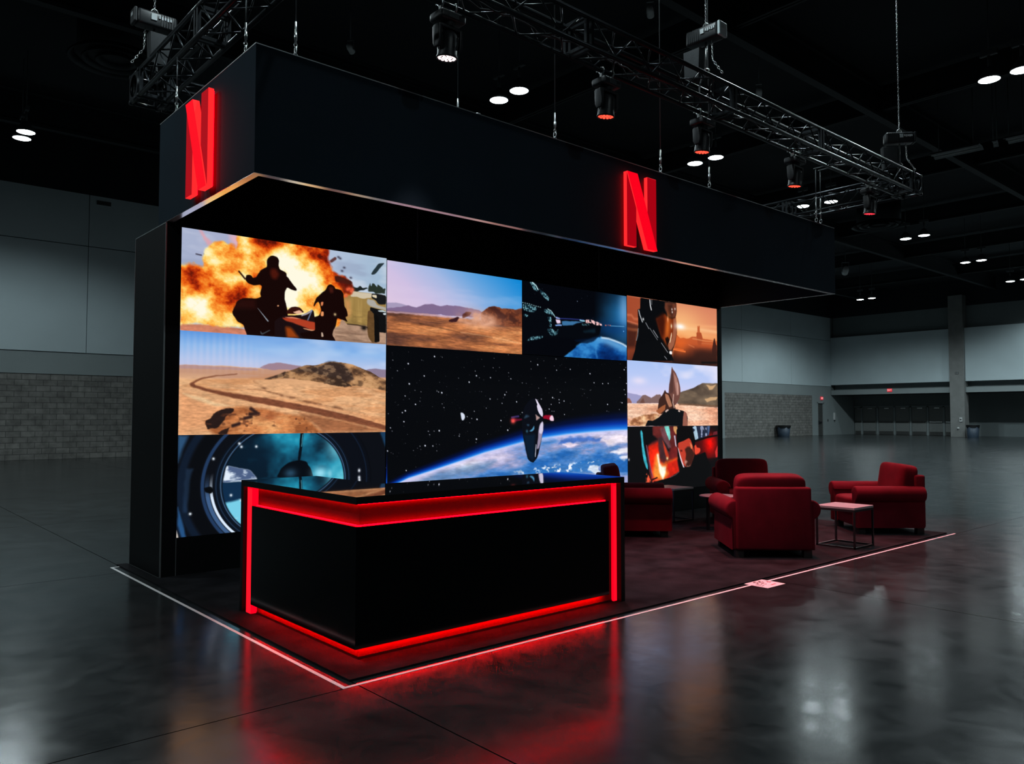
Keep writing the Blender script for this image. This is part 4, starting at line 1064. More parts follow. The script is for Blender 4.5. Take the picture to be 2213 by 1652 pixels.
def pic_orbit(p):
    p.fill((5, 7, 11))
    p.add(p.stars(620, 8, .95), (225, 228, 240))
    # limb of the planet
    limb = [(0.011, 1.732), (0.330, 1.622), (0.735, 1.532), (1.145, 1.437), (1.537, 1.342), (1.950, 1.267), (2.229, 1.217), (2.610, 1.167), (3.081, 1.124), (3.579, 1.096), (4.105, 1.076), (4.464, 1.071)]
    P = np.array(limb)
    ly = np.interp(p.x, P[:, 0], P[:, 1], left=P[0, 1] + .1)
    slope = np.gradient(ly, axis=1) / np.maximum(np.gradient(p.x, axis=1), 1e-6)
    d = (p.y - ly) / np.sqrt(1 + slope ** 2)
    u = np.clip(p.x / p.w, 0, 1)
    th = .05 + .17 * u
    t = d / th
    atm = p.ramp(t, [(-1.6, (5, 7, 14)), (-.9, (3, 14, 56)), (-.45, (4, 52, 160)), (-.12, (26, 120, 226)), (.02, (120, 186, 250)), (.14, (196, 206, 250))])
    p.mix(np.clip((t + 1.6) / .5, 0, 1), atm)
    n = p.noise(1.1, 4.2, 71, 6, .6)
    land = p.ramp(n + np.clip(.16 - d, -.2, .16) * .6, [(.26, (38, 104, 182)), (.38, (86, 138, 204)), (.47, (132, 152, 204)), (.56, (164, 166, 206)), (.68, (206, 198, 226)), (.84, (246, 238, 248))])
    p.mix(np.clip(d / .03, 0, 1), land)
    p.mix(np.clip(d / .02, 0, 1) * np.clip(1 - d / (.05 + .05 * u), 0, 1) * .85, (208, 206, 246))
    wx, wy = (p.noise(4, 6, 72, 4) - .5) * .22, (p.noise(4, 6, 73, 4) - .5) * .12
    p.mix(p.poly([(2.889, 1.281), (3.203, 1.169), (3.838, 1.162), (3.785, 1.232), (3.376, 1.241), (3.178, 1.288)], .03, wx, wy) * .8, (52, 104, 196))
    p.mix(p.poly([(3.032, 1.302), (3.178, 1.254), (3.375, 1.310), (3.177, 1.348)], .02, wx, wy) * .9, (246, 226, 240))
    p.mix(p.poly([(3.837, 1.197), (4.463, 1.135), (4.462, 1.282), (4.049, 1.309)], .03, wx, wy) * .9, (250, 236, 246))
    p.mix(p.poly([(4.048, 1.417), (4.461, 1.356), (4.461, 1.430), (4.238, 1.468)], .02, wx, wy) * .9, (250, 246, 252))
    p.mix(p.poly([(4.210, 1.504), (4.460, 1.485), (4.460, 1.540), (4.320, 1.544)], .02, wx, wy) * .9, (244, 240, 250))
    p.mix(p.poly([(1.950, 1.625), (2.384, 1.596), (2.983, 1.572), (3.576, 1.508), (3.835, 1.571), (3.781, 1.728), (2.609, 1.706)], .04, wx, wy) * .75, (40, 112, 186))
    p.mix(p.poly([(3.474, 1.679), (3.575, 1.613), (3.834, 1.624), (3.833, 1.766)], .02, wx, wy) * .9, (226, 234, 246))
    sp = np.clip((p.noise(13, 20, 74, 3) - .6) * 8, 0, 1)
    p.mix(p.poly([(1.950, 1.641), (2.609, 1.573), (3.079, 1.559), (3.783, 1.516), (3.323, 1.741)], .04) * sp, (236, 240, 250))
    p.mix(p.poly([(0.245, 1.732), (0.772, 1.571), (1.339, 1.490), (1.741, 1.459), (1.537, 1.591), (0.957, 1.684)], .05) * .5, (60, 120, 170))
    # half moon
    p.mix(p.poly([(1.127, 0.817), (1.166, 0.816), (1.197, 0.841), (1.205, 0.874), (1.185, 0.908), (1.158, 0.917), (1.143, 0.890)], .008), (214, 222, 240))
    p.grain(.14, 12, 40, m=np.clip(d / .05, 0, 1))
    # craft: a long dark pod with a short pod on either side
    p.mix(p.poly([(2.201, 0.889), (2.215, 0.812), (2.248, 0.735), (2.315, 0.664), (2.373, 0.620), (2.440, 0.609), (2.489, 0.626), (2.538, 0.690), (2.587, 0.761), (2.604, 0.832), (2.596, 0.897), (2.608, 0.947), (2.604, 1.047), (2.586, 1.155), (2.546, 1.289), (2.517, 1.388), (2.492, 1.451), (2.439, 1.492), (2.419, 1.512), (2.362, 1.506), (2.314, 1.466), (2.286, 1.381), (2.257, 1.275), (2.225, 1.155), (2.201, 1.015)], .006), (8, 11, 20))
    p.mix(p.poly([(2.455, 0.612), (2.489, 0.633), (2.538, 0.697), (2.591, 0.768), (2.604, 0.840), (2.591, 0.879), (2.547, 0.847), (2.503, 0.776), (2.484, 0.719), (2.498, 0.697), (2.474, 0.655)], .006), (222, 214, 236))
    p.mix(p.poly([(2.596, 0.933), (2.608, 0.976), (2.604, 1.069), (2.581, 1.162), (2.546, 1.261), (2.517, 1.324), (2.478, 1.323), (2.507, 1.189), (2.512, 1.068), (2.547, 0.975)], .012), (150, 140, 166))
    p.mix(p.poly([(2.596, 0.933), (2.608, 0.976), (2.604, 1.069), (2.576, 1.119), (2.527, 1.097), (2.547, 0.983)], .012), (214, 206, 230))
    p.mix(p.poly([(2.454, 0.833), (2.498, 0.861), (2.547, 0.883), (2.469, 0.925), (2.469, 0.875)], .012) * .9, (196, 160, 156))
    p.mix(p.poly([(2.239, 0.896), (2.277, 0.840), (2.344, 0.861), (2.296, 0.882)], .02) * .6, (70, 104, 130))
    p.mix(p.poly([(2.334, 1.073), (2.401, 1.038), (2.435, 0.989), (2.435, 1.046), (2.391, 1.077)], .01), (84, 150, 190))
    p.mix(p.poly([(2.286, 0.974), (2.343, 0.974), (2.334, 1.002), (2.300, 1.002)], .012) * .7, (52, 84, 110))
    p.mix(p.blob(*[(2.296, 1.072)], .02, .02) * .8, (60, 120, 150))
    p.mix(p.poly([(2.229, 1.120), (2.449, 1.117), (2.439, 1.456), (2.391, 1.497), (2.314, 1.438), (2.267, 1.282)], .04) * .7, (10, 34, 56))
    p.mix(p.line([(2.470, 1.266), (2.453, 1.429)], .012, .006), (206, 210, 226))
    p.mix(p.poly([(2.001, 0.868), (2.145, 0.851), (2.150, 0.875), (2.006, 0.896)], .008), (56, 44, 96))
    p.mix(p.poly([(1.992, 0.903), (2.070, 0.896), (2.201, 0.896), (2.201, 0.917), (2.089, 0.934), (2.015, 0.955)], .010), (96, 14, 40))
    p.mix(p.blob(*[(2.038, 0.927)], .04, .035), (255, 90, 80))
    p.mix(p.poly([(2.606, 0.861), (2.656, 0.847), (2.745, 0.847), (2.786, 0.861), (2.745, 0.919), (2.685, 0.904), (2.606, 0.897)], .008), (150, 10, 40))
    p.mix(p.poly([(2.745, 0.861), (2.791, 0.847), (2.816, 0.890), (2.818, 0.930), (2.755, 0.930), (2.730, 0.897)], .010), (244, 206, 226))
    # dim panel gap at the right edge of the picture
    p.mix(p.line([(4.348, 0.012), (4.341, 0.804)], .010, .01) * .4, (2, 2, 4))


def pic_visor(p):
    u, v = p.x / p.w, p.y / p.h
    p.c[:] = p.ramp(v, [(0, (214, 128, 96)), (.3, (226, 140, 100)), (.5, (240, 158, 100)), (.6, (232, 132, 74)), (.75, (150, 68, 40)), (1, (46, 22, 18))])
    p.mix(np.clip(1 - u / .2, 0, 1) * .7, (150, 66, 40))
    p.mix(p.poly([(-0.011, 0.018), (0.341, 0.012), (0.270, 0.453), (-0.015, 0.418)], .02), (164, 74, 46))
    p.mix(p.line([(-0.003, 0.310), (0.106, 0.308), (0.171, 0.360), (0.259, 0.360)], .03, .02) * .7, (214, 120, 84))
    p.mix(p.line([(-0.004, 0.410), (0.138, 0.427), (0.270, 0.446)], .022, .012) * .8, (226, 128, 92))
    p.mix(p.poly([(-0.015, 0.425), (0.270, 0.453), (0.280, 0.525), (-0.015, 0.517)], .03), (84, 40, 30))
    p.mix(p.poly([(-0.016, 0.532), (0.269, 0.540), (0.199, 0.818), (-0.019, 0.845)], .06), (70, 32, 24))
    sun = [(1.373, 0.396)][0]
    p.mix(p.blob(sun, .62, .34) * .8, (255, 196, 130))
    p.mix(p.line([(1.324, 0.419), (1.830, 0.405), (2.444, 0.416)], .045, .03) * .7, (255, 206, 150))
    p.mix(p.line([(1.449, 0.367), (2.445, 0.324)], .03, .03) * .5, (255, 190, 130))
    # skyline
    p.mix(p.poly([(1.260, 0.530), (1.370, 0.598), (1.458, 0.577), (1.520, 0.593), (1.596, 0.584), (1.699, 0.542), (1.828, 0.538), (1.842, 0.466), (1.861, 0.457), (1.863, 0.344), (1.883, 0.342), (1.889, 0.369), (1.903, 0.341), (1.925, 0.339), (1.933, 0.452), (1.966, 0.458), (2.004, 0.557), (2.090, 0.568), (2.440, 0.577), (2.432, 1.011), (1.192, 1.063)], .008), (196, 96, 52))
    dk = p.ramp(v, [(.5, (206, 98, 48)), (.66, (190, 84, 42)), (.76, (110, 48, 28)), (.9, (50, 24, 18)), (1, (34, 18, 16))])
    p.mix(p.poly([(1.259, 0.606), (1.370, 0.606), (1.571, 0.593), (1.827, 0.553), (2.004, 0.565), (2.440, 0.585), (2.432, 1.011), (1.131, 1.066)], .02), dk)
    p.mix(p.poly([(1.829, 0.467), (1.966, 0.458), (2.004, 0.557), (1.969, 0.685), (1.877, 0.706), (1.840, 0.568)], .010), (176, 78, 40))
    p.mix(p.line([(1.724, 0.579), (1.840, 0.584), (2.089, 0.599), (2.399, 0.588)], .016, .012) * .7, (240, 160, 104))
    p.mix(p.line([(1.982, 0.645), (2.398, 0.636)], .016, .012) * .5, (214, 130, 84))
    p.mix(p.poly([(2.287, 0.754), (2.310, 0.641), (2.346, 0.535), (2.373, 0.534), (2.405, 0.636), (2.439, 0.650), (2.435, 0.850), (2.285, 0.858)], .01), (66, 30, 22))
    p.mix(p.poly([(1.954, 0.765), (2.287, 0.762), (2.437, 0.770), (2.432, 1.011), (1.691, 1.042), (1.772, 0.806)], .08) * .8, (52, 26, 20))
    p.mix(p.line([(1.183, 0.792), (1.504, 0.816)], .026, .010), (250, 130, 66))
    p.mix(p.line([(1.220, 0.771), (1.455, 0.788)], .014, .008), (236, 110, 56))
    p.mix(p.line([(1.607, 0.691), (1.760, 0.725)], .014, .012) * .7, (226, 130, 84))
    p.mix(p.blob(*[(1.381, 0.712)], .22, .16) * .7, (236, 104, 40))
    p.mix(p.poly([(1.951, 0.968), (2.433, 0.946), (2.433, 0.979), (1.976, 0.998)], .02), (16, 12, 12))
    # smooth dark head in profile with a copper visor
    p.mix(p.poly([(0.330, 0.006), (1.268, -0.003), (1.278, 0.163), (1.252, 0.242), (1.227, 0.289), (1.262, 0.393), (1.273, 0.529), (1.234, 0.683), (1.184, 0.777), (1.122, 0.863), (1.193, 0.988), (0.099, 1.038), (0.177, 0.891), (0.223, 0.709), (0.269, 0.525), (0.271, 0.352), (0.261, 0.197), (0.317, 0.188)], .006), (9, 11, 14))
    p.mix(p.poly([(0.965, 0.018), (1.268, 0.004), (1.276, 0.164), (1.240, 0.250), (1.154, 0.265), (1.034, 0.230), (0.952, 0.124)], .03), (104, 56, 40))
    p.mix(p.poly([(1.036, 0.056), (1.158, 0.030), (1.180, 0.172), (1.155, 0.250), (1.058, 0.220)], .04) * .8, (50, 26, 22))
    p.mix(p.poly([(0.726, 0.315), (0.963, 0.213), (1.034, 0.275), (1.154, 0.280), (1.252, 0.249), (1.269, 0.392), (1.273, 0.529), (1.221, 0.699), (1.123, 0.810), (1.027, 0.756), (0.862, 0.616)], .03), (124, 46, 17))
    p.mix(p.poly([(0.714, 0.316), (0.915, 0.202), (0.961, 0.341), (0.934, 0.552), (0.874, 0.631)], .06) * .85, (56, 18, 10))
    p.mix(p.blob(*[(1.031, 0.440)], .06, .22, .15) * .7, (232, 116, 40))
    p.mix(p.poly([(0.957, 0.625), (1.029, 0.591), (1.077, 0.632), (1.064, 0.701), (1.015, 0.756)], .02), (24, 12, 10))
    p.mix(p.poly([(1.191, 0.277), (1.252, 0.257), (1.272, 0.423), (1.260, 0.568), (1.196, 0.731), (1.122, 0.818), (1.050, 0.807), (1.040, 0.702), (1.149, 0.613), (1.182, 0.459)], .02) * .85, (164, 102, 76))
    p.mix(p.poly([(1.076, 0.693), (1.114, 0.555), (1.139, 0.500), (1.138, 0.561), (1.100, 0.684)], .008), (250, 220, 180))
    p.mix(p.blob(*[(1.131, 0.407)], .018, .036), (255, 236, 190))
    p.mix(p.blob(*[(1.036, 0.297)], .02, .05), (240, 150, 96))
    for q in [(1.150, 0.121), (1.158, 0.168), (1.232, 0.107)]:
        p.mix(p.blob(q, .013, .018), (255, 240, 230))
    p.mix(p.poly([(1.074, 0.832), (1.140, 0.824), (1.143, 0.873), (1.109, 0.886), (1.071, 0.873)], .012), (255, 252, 250))
    p.mix(p.line([(0.570, 0.022), (0.580, 0.106), (0.606, 0.177)], .020, .008), (240, 242, 246))
    p.mix(p.line([(0.619, 0.018), (0.616, 0.088)], .012, .008) * .7, (180, 184, 190))
    p.mix(p.line([(0.289, 0.213), (0.316, 0.290), (0.376, 0.394)], .016, .008), (226, 230, 236))
    p.mix(p.blob(*[(0.399, 0.349)], .018, .022), (240, 242, 244))
    for a, w_ in (([(0.461, 0.402), (0.539, 0.491)], .011), ([(0.654, 0.512), (0.769, 0.619)], .013), ([(0.562, 0.482), (0.756, 0.660)], .007), ([(0.861, 0.706), (1.026, 0.853)], .010), ([(0.941, 0.925), (1.000, 0.967)], .010)):
        p.mix(p.line(a, w_, .007) * .85, (196, 200, 208))
    p.mix(p.line([(0.271, 0.511), (0.257, 0.620), (0.225, 0.701)], .012, .008) * .8, (190, 190, 196))
    p.mix(p.blob(sun, .13, .05), (255, 255, 252))


def pic_rock(p):
    u, v = p.x / p.w, p.y / p.h
    p.c[:] = p.ramp(v, [(0, (172, 196, 244)), (.3, (190, 204, 246)), (.5, (214, 210, 244)), (.62, (226, 214, 238))])
    p.mix(np.clip((p.noise(.9, 2.2, 81, 4) - .5) * 4, 0, .75), (236, 232, 250))
    p.mix(p.blob(*[(0.284, 0.319)], .18, .06) * .8, (236, 226, 246))
    p.mix(p.poly([(-0.024, 0.514), (0.158, 0.530), (0.344, 0.560), (0.577, 0.570), (0.575, 0.679), (-0.026, 0.686)], .01), (160, 158, 200))
    p.mix(p.poly([(-0.025, 0.593), (0.056, 0.605), (0.116, 0.678), (-0.026, 0.686)], .01), (150, 96, 80))
    wx, wy = (p.noise(7, 7, 82, 3) - .5) * .04, (p.noise(7, 7, 83, 3) - .5) * .03
    p.mix(p.poly([(0.219, 0.650), (0.365, 0.547), (0.449, 0.545), (0.598, 0.584), (0.728, 0.526), (0.838, 0.524), (0.924, 0.676), (0.219, 0.676)], .01, wx, wy), (128, 100, 98))
    p.mix(p.poly([(0.301, 0.676), (0.386, 0.587), (0.427, 0.674)], .01), (110, 74, 66))
    hill = p.poly([(1.287, 0.502), (1.568, 0.439), (1.759, 0.392), (2.004, 0.310), (2.203, 0.307), (2.458, 0.300), (2.449, 0.734), (1.284, 0.714)], .01, wx * .6, wy * .6)
    p.mix(hill, p.ramp(p.noise(2.2, 5, 84, 4), [(.3, (72, 60, 52)), (.5, (100, 84, 70)), (.7, (128, 108, 88))]))
    p.mix(p.poly([(2.103, 0.332), (2.228, 0.351), (2.406, 0.324), (2.303, 0.409), (2.201, 0.426)], .015, wx, wy), (206, 166, 122))
    p.mix(p.poly([(2.049, 0.590), (2.199, 0.559), (2.440, 0.540), (2.401, 0.600), (2.123, 0.634)], .015, wx, wy), (206, 166, 122))
    p.mix(p.poly([(-0.046, 0.686), (0.748, 0.678), (1.285, 0.679), (2.449, 0.734), (2.443, 1.063), (-0.049, 1.042)], .012), p.ramp(p.noise(1.2, 9, 85, 4), [(.3, (222, 156, 124)), (.5, (240, 184, 152)), (.7, (252, 208, 180))]))
    p.mix(p.line([(1.331, 0.686), (1.900, 0.695), (2.450, 0.712)], .02, .015), (120, 84, 62))
    p.mix(p.poly([(-0.009, 1.029), (0.154, 0.911), (0.404, 0.857), (0.659, 0.843), (0.789, 0.870), (0.701, 0.939), (0.444, 1.046)], .015, wx, wy), p.ramp(p.noise(8, 12, 86, 4), [(.3, (150, 92, 60)), (.5, (206, 146, 104)), (.7, (240, 196, 150))]))
    p.grain(.22, 20, 60, m=np.clip((v - .6) / .08, 0, 1))
    # upright copper horn and jagged dark body
    p.mix(p.poly([(1.139, 0.048), (1.179, 0.110), (1.246, 0.164), (1.314, 0.261), (1.358, 0.387), (1.371, 0.486), (1.332, 0.586), (1.262, 0.679), (1.193, 0.715), (1.081, 0.590), (1.042, 0.507), (1.062, 0.366), (1.109, 0.253), (1.121, 0.140)], .008), (112, 70, 62))
    p.mix(p.poly([(1.178, 0.152), (1.268, 0.234), (1.324, 0.374), (1.322, 0.501), (1.264, 0.545), (1.225, 0.405), (1.199, 0.264)], .02) * .8, (186, 136, 124))
    p.mix(p.line([(1.278, 0.332), (1.299, 0.516)], .02, .015) * .8, (232, 186, 170))
    p.mix(p.poly([(1.098, 0.197), (1.155, 0.139), (1.176, 0.265), (1.173, 0.476), (1.082, 0.520), (1.061, 0.408)], .02) * .6, (70, 44, 42))
    p.mix(p.poly([(0.747, 0.801), (0.793, 0.608), (0.881, 0.538), (0.949, 0.446), (0.982, 0.494), (1.060, 0.506), (1.193, 0.687), (1.238, 0.771), (1.011, 0.800), (0.833, 0.856)], .008, wx * .3, wy * .3), (62, 36, 30))
    p.mix(p.poly([(0.948, 0.509), (1.037, 0.535), (1.147, 0.715), (1.057, 0.744), (0.969, 0.606)], .012), (176, 118, 90))
    p.mix(p.poly([(0.703, 0.802), (0.879, 0.718), (0.968, 0.689), (0.945, 0.773), (0.811, 0.856)], .010), (164, 92, 56))
    p.mix(p.line([(1.177, 0.525), (1.157, 0.659), (1.192, 0.743)], .018, .008), (226, 190, 176))
    p.mix(p.poly([(0.433, 1.046), (0.498, 0.952), (0.615, 0.966), (0.789, 0.898), (0.967, 0.786), (1.147, 0.758), (1.329, 0.785), (1.445, 0.798), (1.515, 0.827), (1.560, 0.912), (1.546, 1.055)], .008, wx * .4, wy * .4), (10, 13, 17))
    p.mix(p.poly([(1.457, 0.798), (1.538, 0.841), (1.558, 1.055), (1.418, 1.054), (1.432, 0.912)], .008), (150, 92, 76))
    p.mix(p.poly([(0.944, 0.800), (1.012, 0.772), (1.056, 0.779), (0.966, 0.828)], .006), (206, 180, 170))
    p.mix(p.poly([(1.306, 0.785), (1.352, 0.792), (1.352, 0.820), (1.294, 0.806)], .006), (226, 200, 190))


def pic_glow(p):
    p.fill((12, 12, 15))
    wx, wy = (p.noise(6, 6, 91, 3) - .5) * .06, (p.noise(6, 6, 92, 3) - .5) * .06
    # warm reflecting glass on the left
    p.mix(p.poly([(0.620, -0.004), (0.870, -0.006), (1.269, 0.001), (1.279, 0.134), (1.261, 0.530), (1.306, 0.767), (1.068, 0.850), (0.676, 0.901), (0.564, 0.895), (0.522, 0.724), (0.494, 0.306), (0.617, 0.252), (0.753, 0.212), (0.618, 0.138)], .03), (96, 34, 34))
    p.mix(p.poly([(0.505, 0.313), (0.752, 0.255), (0.794, 0.557), (0.908, 0.633), (1.238, 0.522), (1.306, 0.759), (1.021, 0.869), (0.609, 0.898), (0.566, 0.761)], .03), (206, 36, 20))
    p.mix(p.poly([(0.527, 0.335), (0.729, 0.340), (0.772, 0.456), (0.680, 0.624), (0.588, 0.762), (0.534, 0.618)], .05) * .9, (250, 40, 16))
    p.mix(p.poly([(0.681, 0.503), (0.750, 0.441), (0.793, 0.614), (0.977, 0.636), (0.953, 0.707), (1.022, 0.783), (0.881, 0.898), (0.632, 0.835), (0.611, 0.763)], .07), (252, 150, 56))
    p.mix(p.poly([(0.721, 0.454), (0.767, 0.456), (0.793, 0.600), (0.850, 0.660), (0.953, 0.671), (0.941, 0.764), (0.870, 0.883), (0.780, 0.757)], .03), (255, 252, 226))
    p.mix(p.line([(0.954, 0.599), (1.249, 0.537)], .03, .03) * .8, (240, 100, 30))
    p.mix(p.poly([(0.620, -0.004), (0.870, -0.002), (0.846, 0.048), (0.799, 0.127), (0.754, 0.147), (0.629, 0.138)], .03), (110, 40, 38))
    p.mix(p.poly([(0.753, 0.183), (0.868, 0.149), (1.085, 0.422), (1.038, 0.435), (0.909, 0.561), (0.795, 0.514)], .03, wx, wy), (70, 40, 44))
    p.mix(p.poly([(0.867, 0.229), (0.958, 0.361), (1.026, 0.464), (1.037, 0.537), (0.978, 0.549), (0.922, 0.432)], .02), (196, 60, 36))
    p.mix(p.poly([(0.890, 0.236), (1.098, 0.379), (1.085, 0.422), (1.027, 0.420)], .012), (16, 12, 14))
    p.mix(p.blob(*[(0.990, 0.532)], .025, .025), (255, 236, 170))
    p.mix(p.poly([(0.801, 0.040), (0.916, 0.005), (1.030, 0.203), (1.098, 0.350), (1.027, 0.377), (0.890, 0.215)], .03) * .7, (120, 84, 92))
    p.mix(p.poly([(0.916, -0.002), (1.044, -0.005), (1.088, 0.189), (1.052, 0.247), (0.961, 0.093)], .012), (120, 206, 196))
    p.mix(p.poly([(1.162, 0.000), (1.269, 0.001), (1.273, 0.126), (1.219, 0.147), (1.161, 0.059)], .012, wx * .5, wy * .5), (206, 150, 96))
    p.mix(p.poly([(1.172, 0.161), (1.207, 0.155), (1.246, 0.354), (1.217, 0.331)], .012), (206, 200, 220))
    p.mix(p.poly([(1.051, 0.378), (1.252, 0.346), (1.250, 0.530), (1.095, 0.553), (1.037, 0.493)], .03) * .7, (124, 34, 34))
    p.mix(p.poly([(0.304, 0.084), (0.332, 0.049), (0.364, 0.099), (0.384, 0.275), (0.426, 0.445), (0.479, 0.616), (0.489, 0.701), (0.445, 0.671), (0.381, 0.542), (0.350, 0.401), (0.335, 0.260)], .010), (60, 176, 196))
    p.mix(p.poly([(0.439, 0.290), (0.482, 0.334), (0.524, 0.547), (0.589, 0.727), (0.621, 0.856), (0.522, 0.710), (0.469, 0.517)], .012) * .8, (70, 40, 60))
    p.mix(p.line([(0.461, 0.305), (0.524, 0.547), (0.610, 0.827)], .012, .008) * .8, (206, 96, 130))
    lit = np.clip((p.noise(24, 20, 93, 2) - .42) * 5, 0, 1)
    p.mix(p.poly([(0.434, 0.741), (0.521, 0.801), (0.790, 0.879), (0.904, 0.921), (0.432, 0.902)], .02) * lit, (240, 90, 60))
    p.mix(p.poly([(0.858, 0.911), (0.904, 0.878), (1.021, 0.855), (1.066, 0.944), (0.972, 0.982), (0.880, 0.963)], .02, wx, wy), (232, 46, 24))
    p.mix(p.line([(0.576, 0.868), (0.722, 0.836)], .022, .008), (20, 10, 12))
    # dark cabin on the right with a lit window
    p.mix(p.poly([(1.755, 0.276), (2.418, 0.182), (2.411, 0.562), (2.108, 0.574), (1.752, 0.502)], .02), (70, 12, 14))
    p.mix(p.blob(*[(2.191, 0.316)], .17, .17, -.5), (246, 14, 8))
    p.mix(p.poly([(2.346, 0.459), (2.421, 0.353), (2.417, 0.562), (2.357, 0.560)], .012), (206, 50, 50))
    p.mix(p.poly([(2.299, 0.118), (2.420, 0.096), (2.418, 0.182), (2.285, 0.187)], .012), (110, 36, 46))
    p.mix(p.poly([(1.685, 0.004), (2.209, 0.001), (2.167, 0.170), (1.781, 0.247), (1.708, 0.140)], .008), (36, 44, 66))
    p.mix(p.poly([(1.684, 0.034), (1.760, -0.003), (1.798, 0.005), (1.857, 0.218), (1.768, 0.246), (1.707, 0.163), (1.708, 0.110), (1.771, 0.073)], .010), (176, 206, 226))
    p.mix(p.poly([(1.912, 0.006), (2.092, 0.008), (2.115, 0.177), (1.934, 0.204)], .008) * lit, (150, 160, 190))
    p.mix(p.poly([(2.124, 0.008), (2.203, 0.009), (2.167, 0.162), (2.128, 0.169)], .01), (70, 92, 130))
    p.mix(p.line([(1.756, 0.261), (2.140, 0.200), (2.418, 0.174)], .03, .008), (12, 10, 12))
    p.grain(.2, 14, 14)
    # a half-lit face under dark hair, black jacket
    p.mix(p.poly([(1.289, 0.281), (1.386, 0.261), (1.582, 0.205), (1.631, 0.236), (1.704, 0.365), (1.739, 0.486), (1.688, 0.575), (1.624, 0.684), (1.501, 0.702), (1.428, 0.654), (1.345, 0.548), (1.287, 0.399)], .010), (196, 62, 44))
    p.mix(p.poly([(1.469, 0.389), (1.556, 0.339), (1.654, 0.364), (1.739, 0.486), (1.688, 0.590), (1.624, 0.692), (1.501, 0.702), (1.478, 0.582), (1.504, 0.479)], .025, wx * .4, wy * .4), (64, 30, 24))
    p.mix(p.poly([(1.606, 0.273), (1.679, 0.335), (1.678, 0.395), (1.641, 0.394)], .012), (226, 130, 84))
    p.mix(p.poly([(1.329, 0.400), (1.396, 0.398), (1.407, 0.432), (1.347, 0.437)], .012), (110, 28, 22))
    p.mix(p.poly([(1.241, 0.324), (1.244, 0.060), (1.390, 0.009), (1.684, 0.027), (1.756, 0.231), (1.754, 0.367), (1.680, 0.275), (1.595, 0.191), (1.422, 0.254), (1.289, 0.281)], .010, wx * .3, wy * .3), (9, 8, 10))
    p.mix(p.poly([(1.270, 0.354), (1.294, 0.384), (1.381, 0.564), (1.458, 0.707), (1.433, 0.717), (1.357, 0.592)], .008), (232, 206, 214))
    p.mix(p.poly([(1.454, 0.581), (1.503, 0.583), (1.649, 0.663), (1.550, 0.704), (1.453, 0.648)], .012) * lit, (120, 90, 80))
    p.mix(p.blob(*[(1.490, 0.612)], .03, .03) * .8, (236, 150, 130))
    p.mix(p.poly([(1.742, 0.344), (1.780, 0.322), (1.804, 0.368), (1.905, 0.386), (1.911, 0.439), (1.866, 0.475), (1.764, 0.495), (1.740, 0.441)], .012), (238, 74, 50))
    p.mix(p.poly([(0.609, 0.905), (1.068, 0.850), (1.306, 0.767), (1.428, 0.698), (1.624, 0.699), (1.751, 0.517), (2.058, 0.458), (2.108, 0.574), (2.210, 0.686), (2.203, 1.068), (1.065, 1.002)], .010), (10, 11, 13))
    p.mix(p.line([(1.056, 0.850), (1.210, 0.813), (1.306, 0.767)], .008, .006) * .7, (140, 120, 130))
    p.mix(p.blob(*[(0.022, 0.518)], .02, .02), (170, 165, 175))


SCREENS = [
    (pic_fireball, 2.722, 5.147, 3.519, 2.468, 460, 240, 'big bright screen showing an orange fireball behind dark riders'),
    (pic_road, 2.722, 5.147, 2.468, 1.410, 460, 240, 'screen with a curving road through a sand desert, below the fireball'),
    (pic_porthole, 2.722, 5.147, 1.410, .386, 420, 220, 'lowest left screen with a round blue spaceship window, partly behind the desk'),
    (pic_dust, 5.156, 7.358, 3.500, 2.462, 320, 215, 'screen showing a car raising dust before desert mountains under pink-blue sky'),
    (pic_station, 7.366, 9.582, 3.500, 2.470, 290, 190, 'top screen with a lit space station above a blue planet'),
    (pic_orbit, 5.156, 9.586, 2.462, .386, 560, 340, 'largest screen, a starry sky and a dark spacecraft over a blue planet'),
    (pic_visor, 9.594, 12.034, 3.516, 2.492, 240, 170, 'top right screen with a dark helmet against an orange sunset'),
    (pic_rock, 9.590, 12.034, 2.486, 1.436, 240, 170, 'right middle screen with a copper horn-shaped form in a pale desert'),
    (pic_glow, 9.594, 12.034, 1.434, .386, 240, 170, 'lowest right screen with a red-lit face beside glowing glass'),
]
SCRM = None


def screen_mat():
    m = bpy.data.materials.new('led_screen')
    m.use_nodes = True
    nt = m.node_tree
    b = nt.nodes['Principled BSDF']
    at = nt.nodes.new('ShaderNodeAttribute')
    at.attribute_name = 'picture'
    b.inputs['Base Color'].default_value = (0.004, 0.004, 0.004, 1)
    setin(b, 'Roughness', 0.55)
    setin(b, 'Specular IOR Level', 0.2)
    nt.links.new(at.outputs['Color'], b.inputs['Emission Color'])
    setin(b, 'Emission Strength', 1.0)
    return m


